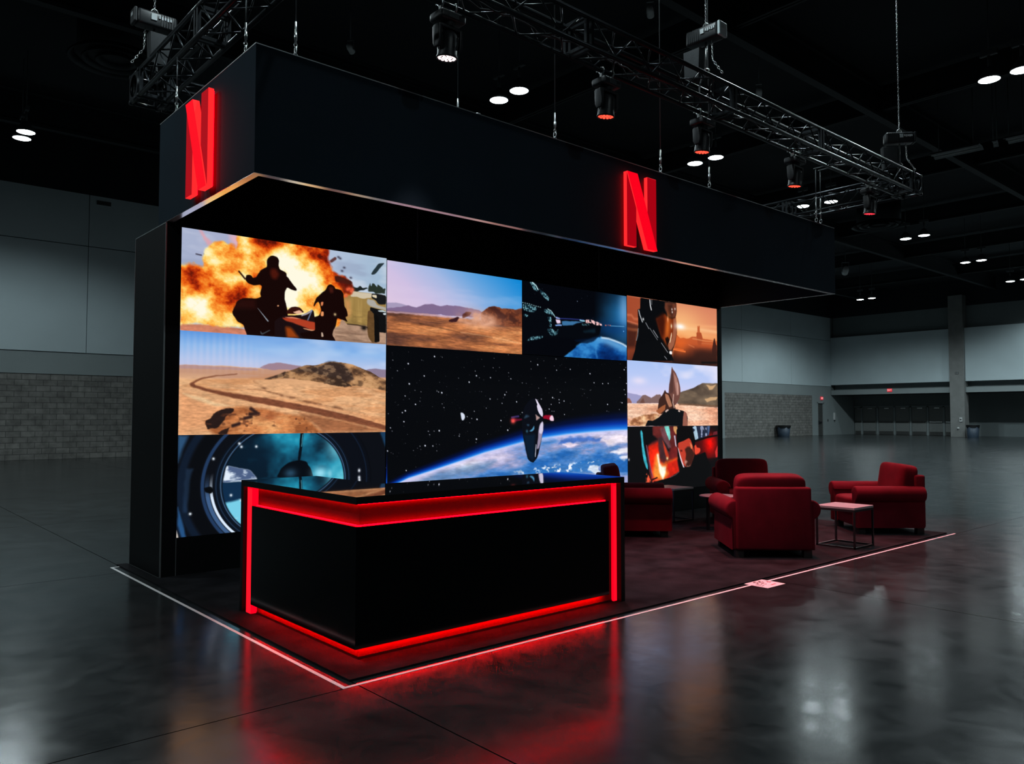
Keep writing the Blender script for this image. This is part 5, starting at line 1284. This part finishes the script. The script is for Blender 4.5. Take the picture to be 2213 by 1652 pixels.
M['screen'] = screen_mat()
for fn, x0, x1, z1, z0, nx, ny, lab in SCREENS:
    p = Pic(x1 - x0, z1 - z0, nx, ny)
    fn(p)
    c = np.clip(p.c, 0, 1)
    c = np.where(c <= 0.04045, c / 12.92, ((c + 0.055) / 1.055) ** 2.4)
    t = thing('video_screen', lab, 'screen', ((x0 + x1) / 2, WY0, z0), group='video screens on the booth wall')
    mb = MB(); mb.box(-(x1 - x0) / 2, (x1 - x0) / 2, .004, .028, 0, z1 - z0); mb.build('cabinet', M['wallblack'], t)
    me = bpy.data.meshes.new('picture_panel')
    co_ = np.zeros((ny * nx, 3), np.float32)
    co_[:, 0] = (p.x - (x1 - x0) / 2).ravel(); co_[:, 2] = (z1 - z0 - p.y).ravel()
    idx = np.arange(ny * nx).reshape(ny, nx)
    q = np.stack([idx[:-1, :-1], idx[1:, :-1], idx[1:, 1:], idx[:-1, 1:]], -1).reshape(-1)
    nf = (nx - 1) * (ny - 1)
    me.vertices.add(ny * nx); me.vertices.foreach_set('co', co_.ravel())
    me.loops.add(nf * 4); me.loops.foreach_set('vertex_index', q.astype(np.int32))
    me.polygons.add(nf); me.polygons.foreach_set('loop_start', np.arange(0, nf * 4, 4, dtype=np.int32))
    me.update(calc_edges=True)
    a = me.attributes.new('picture', 'FLOAT_COLOR', 'POINT')
    a.data.foreach_set('color', np.concatenate([c.reshape(-1, 3), np.ones((ny * nx, 1))], 1).astype(np.float32).ravel())
    me.materials.append(M['screen'])
    o = bpy.data.objects.new('picture_panel', me); COL.objects.link(o); o.parent = t


# ----------------------------------------------------------------------------- canopy
off = (HX0, HY0, HZ0)
t = thing('canopy_header', 'large black box canopy hanging over the booth front', 'canopy', off)
TH = .062
def fascia(x0, x1, y0, y1):
    mb = MB(); mb.box(x0, x1, y0, y1, HZ0 + .004, HZ1); loc(mb, 'fascia', M['fascia'], t, off)
fascia(HX0, HX1, HY0, HY0 + TH); fascia(HX0, HX0 + TH, HY0 + TH, HY1); fascia(HX1 - TH, HX1, HY0 + TH, HY1); fascia(HX0 + TH, HX1 - TH, HY1 - TH, HY1)
mb = MB()
mb.prism([(HX0, HY0), (HX1, HY0), (HX1 - TH, HY0 + TH), (HX0 + TH, HY0 + TH)], 'z', HZ0, HZ0 + .004)
mb.prism([(HX0, HY0), (HX0 + TH, HY0 + TH), (HX0 + TH, WY0 - .01), (HX0, WY0 - .01)], 'z', HZ0, HZ0 + .004)
mb.prism([(HX1, HY0), (HX1, WY0 - .01), (HX1 - TH, WY0 - .01), (HX1 - TH, HY0 + TH)], 'z', HZ0, HZ0 + .004)
loc(mb, 'rim', M['rim'], t, off)
mb = MB(); mb.box(HX0 + TH, HX1 - TH, HY0 + TH, HY1 - TH, HZ1 - .04, HZ1 - .02); loc(mb, 'light_block_lid', M['inner_black'], t, off)  # unseen top, added to keep pendant light out of the canopy
mb = MB()
for a, b_ in ((2.64, 5.6), (5.61, 8.95), (8.96, 12.1)):
    mb.box(a, b_, WY0 + .02, WY0 + .05, HZ0 + .006, HZ1 - .05)
loc(mb, 'inner_panel', M['wallblack'], t, off)
mb = MB()
for x in (5.605, 8.955):
    mb.box(x - .006, x + .006, WY0 + .01, WY0 + .03, HZ0 + .006, HZ1 - .05)
loc(mb, 'joint_profile', M['steel'], t, off)
mb = MB()
mb.box(HX0 - .003, HX1, HY0 - .003, HY0 + .006, HZ1 - .006, HZ1 + .002); mb.box(HX0 - .003, HX0 + .006, HY0, HY1, HZ1 - .006, HZ1 + .002)
loc(mb, 'edge_profile', M['profile'], t, off)


def letter(label, loc_, rz):
    """glowing letter: two uprights and a diagonal laid over them; local x right, -y out of the wall"""
    t = thing('letter_sign', label, 'sign', loc_, rz)
    W, H, w = .545, .875, .172
    D0, D1 = -.03, -.08
    for nm, x0 in (('left_bar', 0), ('right_bar', W - w)):
        mb = MB(); vs = mb.box(x0, x0 + w, D1, D0, 0, H, bev=.003, seg=1, mat=1)
        for f in mb.bm.faces:
            f.material_index = 0 if f.normal.y < -.9 else 1
        mb.build(nm, [M['sign_bar'], M['sign_side']], t)
    mb = MB(); mb.prism([(0, H), (w + .012, H), (W, 0), (W - w - .012, 0)], 'y', D1 - .012, D0)
    bmesh.ops.recalc_face_normals(mb.bm, faces=mb.bm.faces)
    for f in mb.bm.faces:
        f.material_index = 0 if f.normal.y < -.9 else 1
    mb.build('diagonal', [M['sign_diag'], M['sign_side']], t)
    mb = MB()
    e = .014
    mb.prism([(e, e), (w - e, e), (w - e, H - e), (e, H - e)], 'y', D0, D0 + .008)
    mb.prism([(W - w + e, e), (W - e, e), (W - e, H - e), (W - w + e, H - e)], 'y', D0, D0 + .008)
    mb.prism([(w, H * .68), (w + .02, H * .72), (W - w, H * .28), (W - w - .02, H * .3)], 'y', D0, D0 + .008)
    mb.build('back_light', M['sign_halo'], t)


letter('glowing red letter sign on the long front face of the canopy', (7.018, HY0, 3.588), 0)
letter('glowing red letter sign on the short left end of the canopy', (HX0, 7.435, 3.608), -PI / 2)

# ----------------------------------------------------------------------------- reception desk
DX0, DX1, DY0, DY1, DZ = 2.635, 5.266, 4.547, 6.402, 1.075
IX, IY = 3.31, 5.33
off = (DX0, DY0, .013)
t = thing('reception_desk', 'black L-shaped reception desk with red glowing recesses', 'desk', off)
def ring(x, y, xi, yi, x1, y1):
    return [(x, y), (x1, y), (x1, yi), (xi, yi), (xi, y1), (x, y1)]
mb = MB(); mb.prism(ring(DX0, DY0, IX, IY, DX1, DY1), 'z', DZ - .048, DZ - .0015); loc(mb, 'counter_edge', M['edge'], t, off)
mb = MB(); mb.prism(ring(DX0 + .001, DY0 + .001, IX, IY, DX1 - .001, DY1 - .001), 'z', DZ - .0015, DZ); loc(mb, 'countertop', M['top'], t, off)
mb = MB(); mb.box(DX1 - .05, DX1, DY0, IY, .013, DZ - .048); loc(mb, 'end_panel', M['edge'], t, off)
mb = MB(); mb.box(DX0, IX, DY1 - .05, DY1, .013, DZ - .048); loc(mb, 'end_panel', M['edge'], t, off)
I = .06
mb = MB(); mb.prism(ring(DX0 + I, DY0 + I, IX - .03, IY - .03, DX1 - .05, DY1 - .05), 'z', .03, DZ - .048); loc(mb, 'light_recess', M['lightbox'], t, off)
mb = MB(); mb.prism(ring(DX0 + I - .005, DY0 + I - .005, IX - .02, IY - .02, DX1 - .05, DY1 - .05), 'z', .013, .03); loc(mb, 'plinth', M['edge'], t, off)
PX, PY, PZ0, PZ1 = 5.064, 6.185, .098, .882
mb = MB(); mb.prism([(DX0, DY0), (PX, DY0), (PX, DY0 + .02), (DX0 + .02, DY0 + .02), (DX0 + .02, PY), (DX0, PY)], 'z', PZ0, PZ1)
mb.prism([(DX0 + .02, DY0 + .02), (PX, DY0 + .02), (PX, DY0 + I), (DX0 + I, DY0 + I), (DX0 + I, PY), (DX0 + .02, PY)], 'z', PZ0, PZ0 + .02)
mb.prism([(DX0 + .02, DY0 + .02), (PX, DY0 + .02), (PX, DY0 + I), (DX0 + I, DY0 + I), (DX0 + I, PY), (DX0 + .02, PY)], 'z', PZ1 - .02, PZ1)
loc(mb, 'front_panel', M['gloss'], t, off)
def led(*a, m='led'):
    mb = MB(); mb.box(*a); loc(mb, 'led_strip', M[m], t, off)
zt = DZ - .048
led(DX0 + .042, DX1 - .06, DY0 + .042, DY0 + .052, zt - .007, zt)
led(DX0 + .042, DX0 + .052, DY0 + .06, DY1 - .06, zt - .007, zt)
led(DX0 + .034, PX - .005, DY0 + .034, DY0 + .044, PZ1, PZ1 + .005)
led(DX0 + .034, DX0 + .044, DY0 + .055, PY - .005, PZ1, PZ1 + .005)
led(DX0 + .02, PX - .04, DY0 + .02, DY0 + .034, PZ0 - .006, PZ0, m='led_low')
led(DX0 + .02, DX0 + .034, DY0 + .055, PY - .04, PZ0 - .006, PZ0, m='led_low')
led(5.160, 5.200, DY0 + .035, DY0 + I, .02, zt, m='led_soft')
led(DX0 + .008, DX0 + I, 6.2, 6.29, .02, zt, m='led_soft')
mb = MB(); mb.box(IX, DX1 - .05, IY - .25, IY - .03, .55, .57); mb.box(IX - .25, IX - .03, IY, DY1 - .05, .55, .57); loc(mb, 'staff_shelf', M['edge'], t, off)

# ----------------------------------------------------------------------------- armchairs, tables
def make_armchair():
    t = thing('armchair', '', 'armchair')
    v = M['velvet']
    mb = MB(); mb.box(-.44, .40, -.40, .40, .085, .33, bev=.02); mb.build('seat_base', v, t)
    mb = MB(); mb.puff(-.22, .47, -.335, .335, .29, .485, e=6); mb.build('seat_cushion', v, t)
    mb = MB(); mb.box(-.50, -.36, -.42, .42, .085, .79, bev=.028, seg=3); mb.build('backrest', v, t, smooth=True)
    Mx = Matrix.Translation((-.27, 0, .46)) @ Matrix.Rotation(math.radians(-9), 4, 'Y')
    mb = MB(); mb.puff(-.11, .12, -.39, .39, -.02, .468, e=7.0, cuts=15, M=Mx); mb.build('back_cushion', v, t)
    for s in (1, -1):
        cy, cz, r = .425 * s, .535, .108
        pts = [(.335 * s, .085), (.335 * s, cz)]
        for k in range(0, 15):
            a = PI - (PI + 0.95) * k / 14
            pts.append((cy + r * math.cos(a) * s, cz + r * math.sin(a)))
        pts += [(.462 * s, cz - .105), (.462 * s, .085)]
        mb = MB(); mb.prism(pts, 'x', -.47, .46, bev=.022, seg=3); mb.build('arm', v, t, smooth=True)
    for x in (-.42, .36):
        for y in (-.38, .38):
            mb = MB(); mb.prism([(x - .045, y - .045), (x + .045, y - .045), (x + .045, y + .045), (x - .045, y + .045)], 'z', 0, .088); mb.build('foot', M['chair_foot'], t)
    return t


CH = [(8.44, 7.12, -45, 'red armchair seen side-on right behind the desk end, back to the screens'), (10.61, 6.75, 225, 'red armchair by the screen wall turned toward the viewer'),
      (8.42, 5.15, 47, 'red armchair with its back to the viewer, nearest of the four'), (11.19, 5.06, 137, 'red armchair at the right end, turned toward the booth')]
c0 = make_armchair()
for i, (x, y, a, lab) in enumerate(CH):
    if i == 0:
        c0.location = (x, y, .013); c0.rotation_euler.z = math.radians(a); c0['label'] = lab; c0['group'] = 'red armchairs in the lounge'
    else:
        dup(c0, (x, y, .013), math.radians(a), lab, 'red armchairs in the lounge')


def cube_table(label, x0, x1, y0, y1, h):
    cx, cy = (x0 + x1) / 2, (y0 + y1) / 2
    t = thing('side_table', label, 'side table', (cx, cy, .013))
    a, b_, w = (x1 - x0) / 2, (y1 - y0) / 2, .02
    mb = MB(); mb.box(-a, a, -b_, b_, h - .045, h - .018, bev=.003); mb.build('tabletop', M['tabletop'], t)
    for sx in (-1, 1):
        for sy in (-1, 1):
            mb = MB(); mb.box(sx * a, sx * (a - w), sy * b_, sy * (b_ - w), 0, h - .07); mb.build('leg', M['blacksteel'], t)
    for nm, z in (('top_rail', h - .07), ('floor_rail', 0)):
        mb = MB()
        e = .025 if nm == 'top_rail' else .02
        for s in (-1, 1):
            mb.box(-a, a, s * b_, s * (b_ - w), z, z + e); mb.box(s * a, s * (a - w), -b_ + w, b_ - w, z, z + e)
        mb.build(nm, M['blacksteel'], t)


cube_table('square side table on an open black frame before the right armchair', 9.31, 9.81, 4.46, 4.95, .51)
cube_table('square side table against the base of the screen wall', 9.64, 10.13, 7.36, 7.85, .52)
t = thing('round_table', 'small round table half hidden behind the nearest armchair', 'side table', (9.52, 6.5, .013))
mb = MB(); mb.lathe([(0, .455), (.25, .455), (.26, .465), (.26, .475), (.25, .48), (0, .48)], 36); mb.build('tabletop', M['tabletop'], t)
for k in range(3):
    a = 2.5 + k * 2 * PI / 3
    mb = MB(); mb.box(.15 * math.cos(a) - .018, .15 * math.cos(a) + .018, .15 * math.sin(a) - .018, .15 * math.sin(a) + .018, 0, .455); mb.build('leg', M['blacksteel'], t)

# ----------------------------------------------------------------------------- trusses
CH_, RT = .145, .025
def make_truss(label, loc_, rz, length, joints_, ends=True):
    """box truss along local x, corner at local origin (outer), .34 square"""
    t = thing('lighting_truss', label, 'truss', loc_, rz, group='black box trusses of the rig')
    o = .17
    for sy in (-1, 1):
        for sz in (-1, 1):
            mb = MB(); mb.rod((0, o + sy * CH_, o + sz * CH_), (length, o + sy * CH_, o + sz * CH_), RT, 12); mb.build('chord', M['truss'], t)
    segs = sorted(set([0.0] + [j for j in joints_] + [length]))
    P = .29
    for face in range(4):
        mb = MB()
        for a, b_ in zip(segs, segs[1:]):
            n = max(2, round((b_ - a - .16) / P))
            st = (b_ - a - .16) / n
            for k in range(n):
                u0, u1 = a + .08 + k * st, a + .08 + (k + 1) * st
                s0 = CH_ if k % 2 == 0 else -CH_
                if face < 2:
                    c = CH_ if face else -CH_
                    mb.rod((u0, o + c, o + s0), (u1, o + c, o - s0), .0095, 6)
                else:
                    c = CH_ if face == 2 else -CH_
                    mb.rod((u0, o + s0, o + c), (u1, o - s0, o + c), .0095, 6)
        mb.build('lacing', M['truss'], t)
    for j in segs:
        for dx in ((-.035, .035) if 0 < j < length else ((.02,) if j == 0 else (-.02,))):
            mb = MB()
            x0, x1 = j + dx - .018, j + dx + .018
            for s in (-1, 1):
                mb.box(x0, x1, o + s * CH_ - .017, o + s * CH_ + .017, o - CH_, o + CH_)
                mb.box(x0, x1, o - CH_, o + CH_, o + s * CH_ - .017, o + s * CH_ + .017)
            mb.build('end_frame', M['truss'], t)
    return t


TZ = 5.19
TX0_, TX1_ = 2.59, 13.42
TYF, TYR = 5.2, 9.35
make_truss('long black lighting truss across the front of the booth carrying the moving heads', (TX0_ + .36, TYF, TZ), 0, TX1_ - .36 - TX0_ - .36, [2.62, 5.1, 7.2])
make_truss('long black lighting truss along the rear, mostly hidden by the canopy', (TX0_ + .36, TYR, TZ), 0, TX1_ - .36 - TX0_ - .36, [2.6, 5.2, 7.8])
make_truss('black lighting truss along the left side, running out of the picture top', (TX0_ + .34, TYF + .36, TZ), PI / 2, TYR - TYF - .38, [2.0])
make_truss('black lighting truss along the right side behind the canopy end', (TX1_, TYF + .36, TZ), PI / 2, TYR - TYF - .38, [1.9])


def corner_block(label, x, y):
    t = thing('truss_corner', label, 'truss corner', (x, y, TZ), group='truss corner blocks')
    o = .17
    mb = MB()
    for a in (-1, 1):
        for b_ in (-1, 1):
            mb.rod((0.0, o + a * CH_, o + b_ * CH_), (.34, o + a * CH_, o + b_ * CH_), RT, 12)
            mb.rod((o + a * CH_, 0.0, o + b_ * CH_), (o + a * CH_, .34, o + b_ * CH_), RT, 12)
            mb.rod((o + a * CH_, o + b_ * CH_, 0.0), (o + a * CH_, o + b_ * CH_, .34), RT, 12)
    mb.build('frame', M['truss'], t)
    n = 20
    for sx in (0, 1):
        for ax in ('x', 'y'):
            mb = MB()
            R = .125
            sq = []
            for k in range(n):
                a = 2 * PI * k / n
                c, s = math.cos(a), math.sin(a)
                q = CH_ / max(abs(c), abs(s))
                sq.append(((o + R * c, o + R * s), (o + q * c, o + q * s)))
            th = (.0, .008) if sx == 0 else (.332, .34)
            def mk(p, v):
                return (v, p[0], p[1]) if ax == 'x' else (p[0], v, p[1])
            ring_ = [[mb.bm.verts.new(mk(sq[k][w_], th[h_])) for k in range(n)] for w_ in (0, 1) for h_ in (0, 1)]
            for k in range(n):
                j = (k + 1) % n
                i0, i1, o0, o1 = ring_
                for A, B in ((i0, o0), (o1, i1), (i1, i0), (o0, o1)):
                    mb.bm.faces.new((A[k], A[j], B[j], B[k]))
            bmesh.ops.recalc_face_normals(mb.bm, faces=mb.bm.faces)
            mb.build('corner_plate', M['truss'], t)


corner_block('truss corner block with round plate holes at the left rear', TX0_, TYR)
corner_block('truss corner block at the right front end of the long truss', TX1_ - .34, TYF)
corner_block('truss corner block at the right rear, hidden behind the canopy', TX1_ - .34, TYR)
corner_block('truss corner block at the left front, above the picture', TX0_, TYF)
# loose cable runs lying in the front truss
for k, (xa, xb, dz) in enumerate(((3.2, 7.4, .06), (7.6, 12.9, .08))):
    rnd = random.Random(k + 3)
    mb = MB()
    for c_ in range(2):
        pts = [(xa + (xb - xa) * i / 40, TYF + .12 + .09 * c_ + .02 * rnd.uniform(-1, 1), TZ + dz + .03 * c_ + .03 * math.sin(i * .9 + c_) + .015 * rnd.uniform(-1, 1)) for i in range(41)]
        mb.tube(pts, .008, 6)
    o = mb.build('truss_cable', M['fixture'])
    tag(o, ['black power cables lying in the left half of the front truss', 'black power cables lying in the right half of the front truss'][k], 'cable')


# ----------------------------------------------------------------------------- moving heads
def make_head(cell, plate):
    t = thing('moving_head', '', 'stage light')
    # hung from a chord centre at local (0,0,0); body goes down
    for s in (-1, 1):
        mb = MB()
        Mx = Matrix.Translation((s * .075, 0, 0)) @ Matrix.Rotation(PI / 2, 4, 'Y')
        mb.torus(.034, .010, 16, 6, Mx)
        mb.box(s * .075 - .014, s * .075 + .014, -.014, .014, -.085, -.03)
        mb.rod((s * .075, .03, .0), (s * .075, .075, .01), .006, 6)
        mb.build('clamp', M['steel'], t)
    mb = MB(); mb.box(-.135, .135, -.095, .095, -.165, -.085, bev=.022, seg=3); b_ = mb.build('base', M['fixture'], t, smooth=True)
    mb = MB(); mb.box(-.05, .05, -.099, -.094, -.150, -.105); mb.build('display_panel', M['duct'], b_)
    mb = MB()
    mb.lathe([(.06, -.20), (.07, -.165)], 20)
    mb.box(-.128, .128, -.055, .055, -.232, -.195, bev=.015)
    for s in (-1, 1):
        mb.prism([(-.055, -.21), (.055, -.21), (.048, -.36), (.03, -.40), (-.03, -.40), (-.048, -.36)], 'x', s * .098, s * .130, bev=.007)
    mb.build('yoke', M['fixture'], t, smooth=True)
    Mh = Matrix.Translation((0, 0, -.345)) @ Matrix.Rotation(math.radians(6), 4, 'X')
    mb = MB(); mb.lathe([(0, .10), (.055, .10), (.078, .075), (.086, .02), (.088, -.10), (.094, -.112), (.094, -.130), (.086, -.130), (.086, -.115)], 30, Mh, cap=False)
    for k in range(10):
        a = 2 * PI * k / 10
        mb.box(-.004, .004, .080, .092, -.06, .05, M=Mh @ Matrix.Rotation(a, 4, 'Z'))
    h_ = mb.build('lamp_head', M['fixture'], t)
    mb = MB(); mb.lathe([(.086, -.118), (0, -.118)], 30, Mh, cap=False); mb.build('lens_plate', plate, h_)
    mb = MB()
    for ring_, n in ((0, 1), (.034, 6), (.068, 12)):
        for k in range(n):
            a = 2 * PI * k / n + ring_ * 7
            mb.lathe([(.0145, -.119), (.0135, -.124), (.008, -.127), (0, -.128)], 10, Mh @ Matrix.Translation((ring_ * math.cos(a), ring_ * math.sin(a), 0)), cap=False)
    mb.build('lens_cells', cell, h_)
    return t


HY = 5.515
HZ = TZ + .025
HEADS = [(4.07, 'black moving head with white lit lens, leftmost under the front truss', M['cell_white'], M['lens_white'], 10),
         (6.14, 'black moving head with orange-red lens, second from left under the truss', M['cell_red'], M['lens_red'], -8),
         (7.84, 'black moving head with orange-red lens under the middle chain hoist', M['cell_red'], M['lens_red'], 15),
         (9.97, 'black moving head with red lens, fourth along the front truss', M['cell_red'], M['lens_red'], 80),
         (12.22, 'black moving head with crimson lens near the right truss end', M['cell_crimson'], M['lens_red'], 75)]
for x, lab, cm, pm, a in HEADS:
    h = make_head(cm, pm)
    h.location = (x, HY, HZ); h['label'] = lab; h['group'] = 'moving heads under the front truss'


def spot(name, loc_, col, power, ang, tgt, blend=.6, r=.07):
    l = bpy.data.lights.new(name, 'SPOT')
    l.color = col; l.energy = power; l.spot_size = math.radians(ang); l.spot_blend = blend; l.shadow_soft_size = r
    o = bpy.data.objects.new(name, l); COL.objects.link(o)
    o.location = loc_
    o.rotation_euler = (Vector(tgt) - Vector(loc_)).to_track_quat('-Z', 'Y').to_euler()
    return o


# light thrown by the moving heads
spot('spot_light', (4.07, HY + .05, HZ - .48), (1.0, .78, .80), 130, 44, (4.2, 6.0, 0))
for x, tx, cr, pw in ((6.14, 6.5, .22, 880), (7.84, 8.0, .20, 1000), (9.97, 9.8, .16, 1000), (12.22, 11.6, .16, 880)):
    spot('spot_light', (x, HY + .05, HZ - .48), (1.0, cr, cr * 1.15), pw, 64, (tx, 4.75, 0), .8)


# ----------------------------------------------------------------------------- hoists, cables
def chain(mb, p, q, r=.018, th=.005):
    p, q = Vector(p), Vector(q)
    d = q - p
    n = max(2, int(d.length / (r * 2.3)))
    R = d.to_track_quat('Z', 'Y').to_matrix().to_4x4()
    for i in range(n):
        Mx = Matrix.Translation(p + d * ((i + .5) / n)) @ R @ Matrix.Rotation(PI / 2 * (i % 2), 4, 'Z') @ Matrix.Rotation(PI / 2, 4, 'X') @ Matrix.Diagonal((.7, 1.25, 1, 1))
        mb.torus(r, th, 8, 4, Mx)


def make_hoist(label, loc_, rz, bag=(-.16, 0), end_light=True, ztop=ZC):
    """loc: on the truss top under the hook; body along local x"""
    t = thing('chain_hoist', label, 'chain hoist', loc_, rz, group='chain hoists on the truss')
    zb = .52
    mb = MB(); mb.box(-.23, .20, -.085, .085, zb - .09, zb + .085, bev=.03, seg=3)
    for k in range(6):
        mb.box(-.20 + k * .028, -.19 + k * .028, -.092, .092, zb - .07, zb + .07)
    b_ = mb.build('motor_body', M['hoist'], t, smooth=True)
    mb = MB(); mb.box(.20, .235, -.082, .082, zb - .085, zb + .082, bev=.012); mb.build('end_cover', M['hoist_grey'] if end_light else M['hoist'], t)
    mb = MB()
    mb.box(-.02, .03, -.096, -.086, zb - .01, zb + .045)
    for k in range(5):
        mb.box(.045 + k * .027, .063 + k * .027, -.096, -.086, zb + .005 - .006 * (k % 2), zb + .035)
    mb.box(.21, .237, -.05, .02, zb + .0, zb + .04)
    for k in range(5):
        mb.box(-.16 + k * .03, -.142 + k * .03, .086, .096, zb + .01 - .006 * (k % 2), zb + .04)
    mb.box(.0, .06, .086, .096, zb - .02, zb + .05)
    mb.build('label_plate', M['label'], b_)
    mb = MB(); chain(mb, (0, 0, zb + .10), (0, 0, ztop - loc_[2]), .014, .004); mb.build('lift_chain', M['steel'], t)
    mb = MB(); mb.torus(.035, .009, 14, 6, Matrix.Translation((0, 0, zb + .11)) @ Matrix.Rotation(PI / 2, 4, 'X')); mb.rod((0, 0, zb - .09), (0, 0, .12), .012, 8); mb.torus(.04, .011, 14, 6, Matrix.Translation((0, 0, .08)) @ Matrix.Rotation(PI / 2, 4, 'X'), arc=.8); mb.build('hook', M['steel'], t)
    bx, by = bag
    mb = MB()
    mb.prism([(bx - .10, zb - .50), (bx + .10, zb - .50), (bx + .115, zb - .14), (bx - .115, zb - .14)], 'y', by - .075, by + .075, bev=.02)
    mb.build('chain_bag', M['bag'], t, smooth=True)
    mb = MB(); chain(mb, (.09, -.02, zb - .09), (.10, -.02, zb - .33), .014, .0045); chain(mb, (.10, -.02, zb - .33), (.23, -.02, zb - .53), .016, .0055); mb.build('hand_chain', M['steel'], t)
    mb = MB()
    for s in (-1, 1):
        mb.tube([(0, 0, .08), (0, s * .09, -.0), (0, s * .15, -.16), (0, s * .12, -.36)], .012, 6)
    mb.build('sling', M['bag'], t)


make_hoist('black chain hoist with grey end cover above the middle of the front truss', (7.72, TYF + .17, TZ + .36), math.radians(-88))
make_hoist('black chain hoist with white lettering at the right end of the front truss', (12.98, TYF + .17, TZ + .36), math.radians(-48), end_light=False)
make_hoist('black chain hoist with pale lettering over the left rear truss corner', (2.74, 9.3, TZ + .36), math.radians(180), bag=(-.05, .0), end_light=False)


def hang_wire(label, x, y, z0, z1, clip=.30):
    t = thing('hanging_wire', label, 'wire rope', (x, y, z0), group='wires holding the canopy')
    L_ = z1 - z0
    mb = MB(); mb.rod((0, 0, clip), (0, 0, L_), .0055, 6); mb.build('wire', M['wire'], t)
    mb = MB(); mb.torus(.017, .0045, 12, 6, Matrix.Translation((0, 0, .015)) @ Matrix.Rotation(PI / 2, 4, 'X'))
    mb.torus(.020, .005, 12, 6, Matrix.Translation((0, 0, .055)) @ Matrix.Rotation(PI / 2, 4, 'Y') @ Matrix.Diagonal((1.5, 1, 1, 1)))
    mb.torus(.014, .004, 12, 6, Matrix.Translation((0, 0, .098)) @ Matrix.Rotation(PI / 2, 4, 'X') @ Matrix.Diagonal((1, 1.5, 1, 1)))
    mb.build('shackle', M['steel'], t)
    mb = MB(); mb.rod((0, 0, .11), (0, 0, clip), .009, 8); mb.rod((0, 0, .14), (0, 0, .2), .013, 8); mb.build('turnbuckle', M['steel'], t)
    return t


e = .03
hang_wire('thin wire with a shackle near the left front corner of the canopy', 2.925, HY0 + e, HZ1, ZC)
hang_wire('thin wire from the ceiling to the canopy front, left of the second moving head', 5.96, HY0 + e, HZ1, ZC)
hang_wire('thin wire to the canopy front just right of the front letter sign', 7.79, HY0 + e, HZ1, ZC)
hang_wire('thin wire to the canopy front below the third moving head', 8.82, HY0 + e, HZ1, ZC)
hang_wire('short wire with a shackle from the left truss to the canopy end, nearer one', HX0 + e, 6.36, HZ1, TZ, .28)
hang_wire('short wire with a shackle from the left truss to the canopy end, farther one', HX0 + e, 8.06, HZ1, TZ, .28)
hang_wire('slim wire above the canopy beside the white lamp pair', 4.93, 6.5, HZ1, ZC)
for x, lab in ((11.66, 'left of two'), (11.80, 'right of two')):
    o = hang_wire('wire with shackle near the right end of the canopy, ' + lab, x, HY0 + e, HZ1, HZ1 + .87, .42)
    mb = MB(); mb.rod((0, .03, .87), (0, -.59, .87), .012, 8); mb.build('outrigger', M['truss'], o)

t = thing('rigging_bar', 'small grey rigging bar lying on the canopy edge under the white lamp pair', 'rigging bar', (4.83, 6.2, HZ1))
mb = MB(); mb.box(-.10, .08, -.02, .02, 0.0, .055, bev=.004); mb.build('bar', M['strip'], t)
mb = MB(); mb.rod((.08, 0, .03), (.2, .06, .07), .012, 8); mb.torus(.03, .008, 12, 6, Matrix.Translation((.12, 0, .05))); mb.build('clamp', M['steel'], t)

# ----------------------------------------------------------------------------- camera, world
cam = bpy.data.cameras.new('camera')
cam.sensor_width = 36.0
cam.sensor_fit = 'HORIZONTAL'
cam.lens = 1712.3 * 36.0 / 2213.0
cam.clip_end = 300
co = bpy.data.objects.new('camera', cam)
COL.objects.link(co)
co.location = (0, 0, 1.6)
yaw, pit = math.radians(48.846), math.radians(2.4707)
fw = Vector((math.cos(yaw) * math.cos(pit), math.sin(yaw) * math.cos(pit), math.sin(pit)))
co.rotation_euler = fw.to_track_quat('-Z', 'Y').to_euler()
SC.camera = co
w = bpy.data.worlds.new('world')
w.use_nodes = True
w.node_tree.nodes['Background'].inputs['Color'].default_value = (0.002, 0.003, 0.004, 1)
w.node_tree.nodes['Background'].inputs['Strength'].default_value = 1.0
SC.world = w
SC.view_settings.view_transform = 'Standard'
SC.view_settings.look = 'None'
SC.view_settings.exposure = 0.0
SC.view_settings.gamma = 1.0
SC.view_settings.use_curve_mapping = False
SC.cycles.max_bounces = 8
SC.cycles.diffuse_bounces = 3
SC.cycles.glossy_bounces = 4
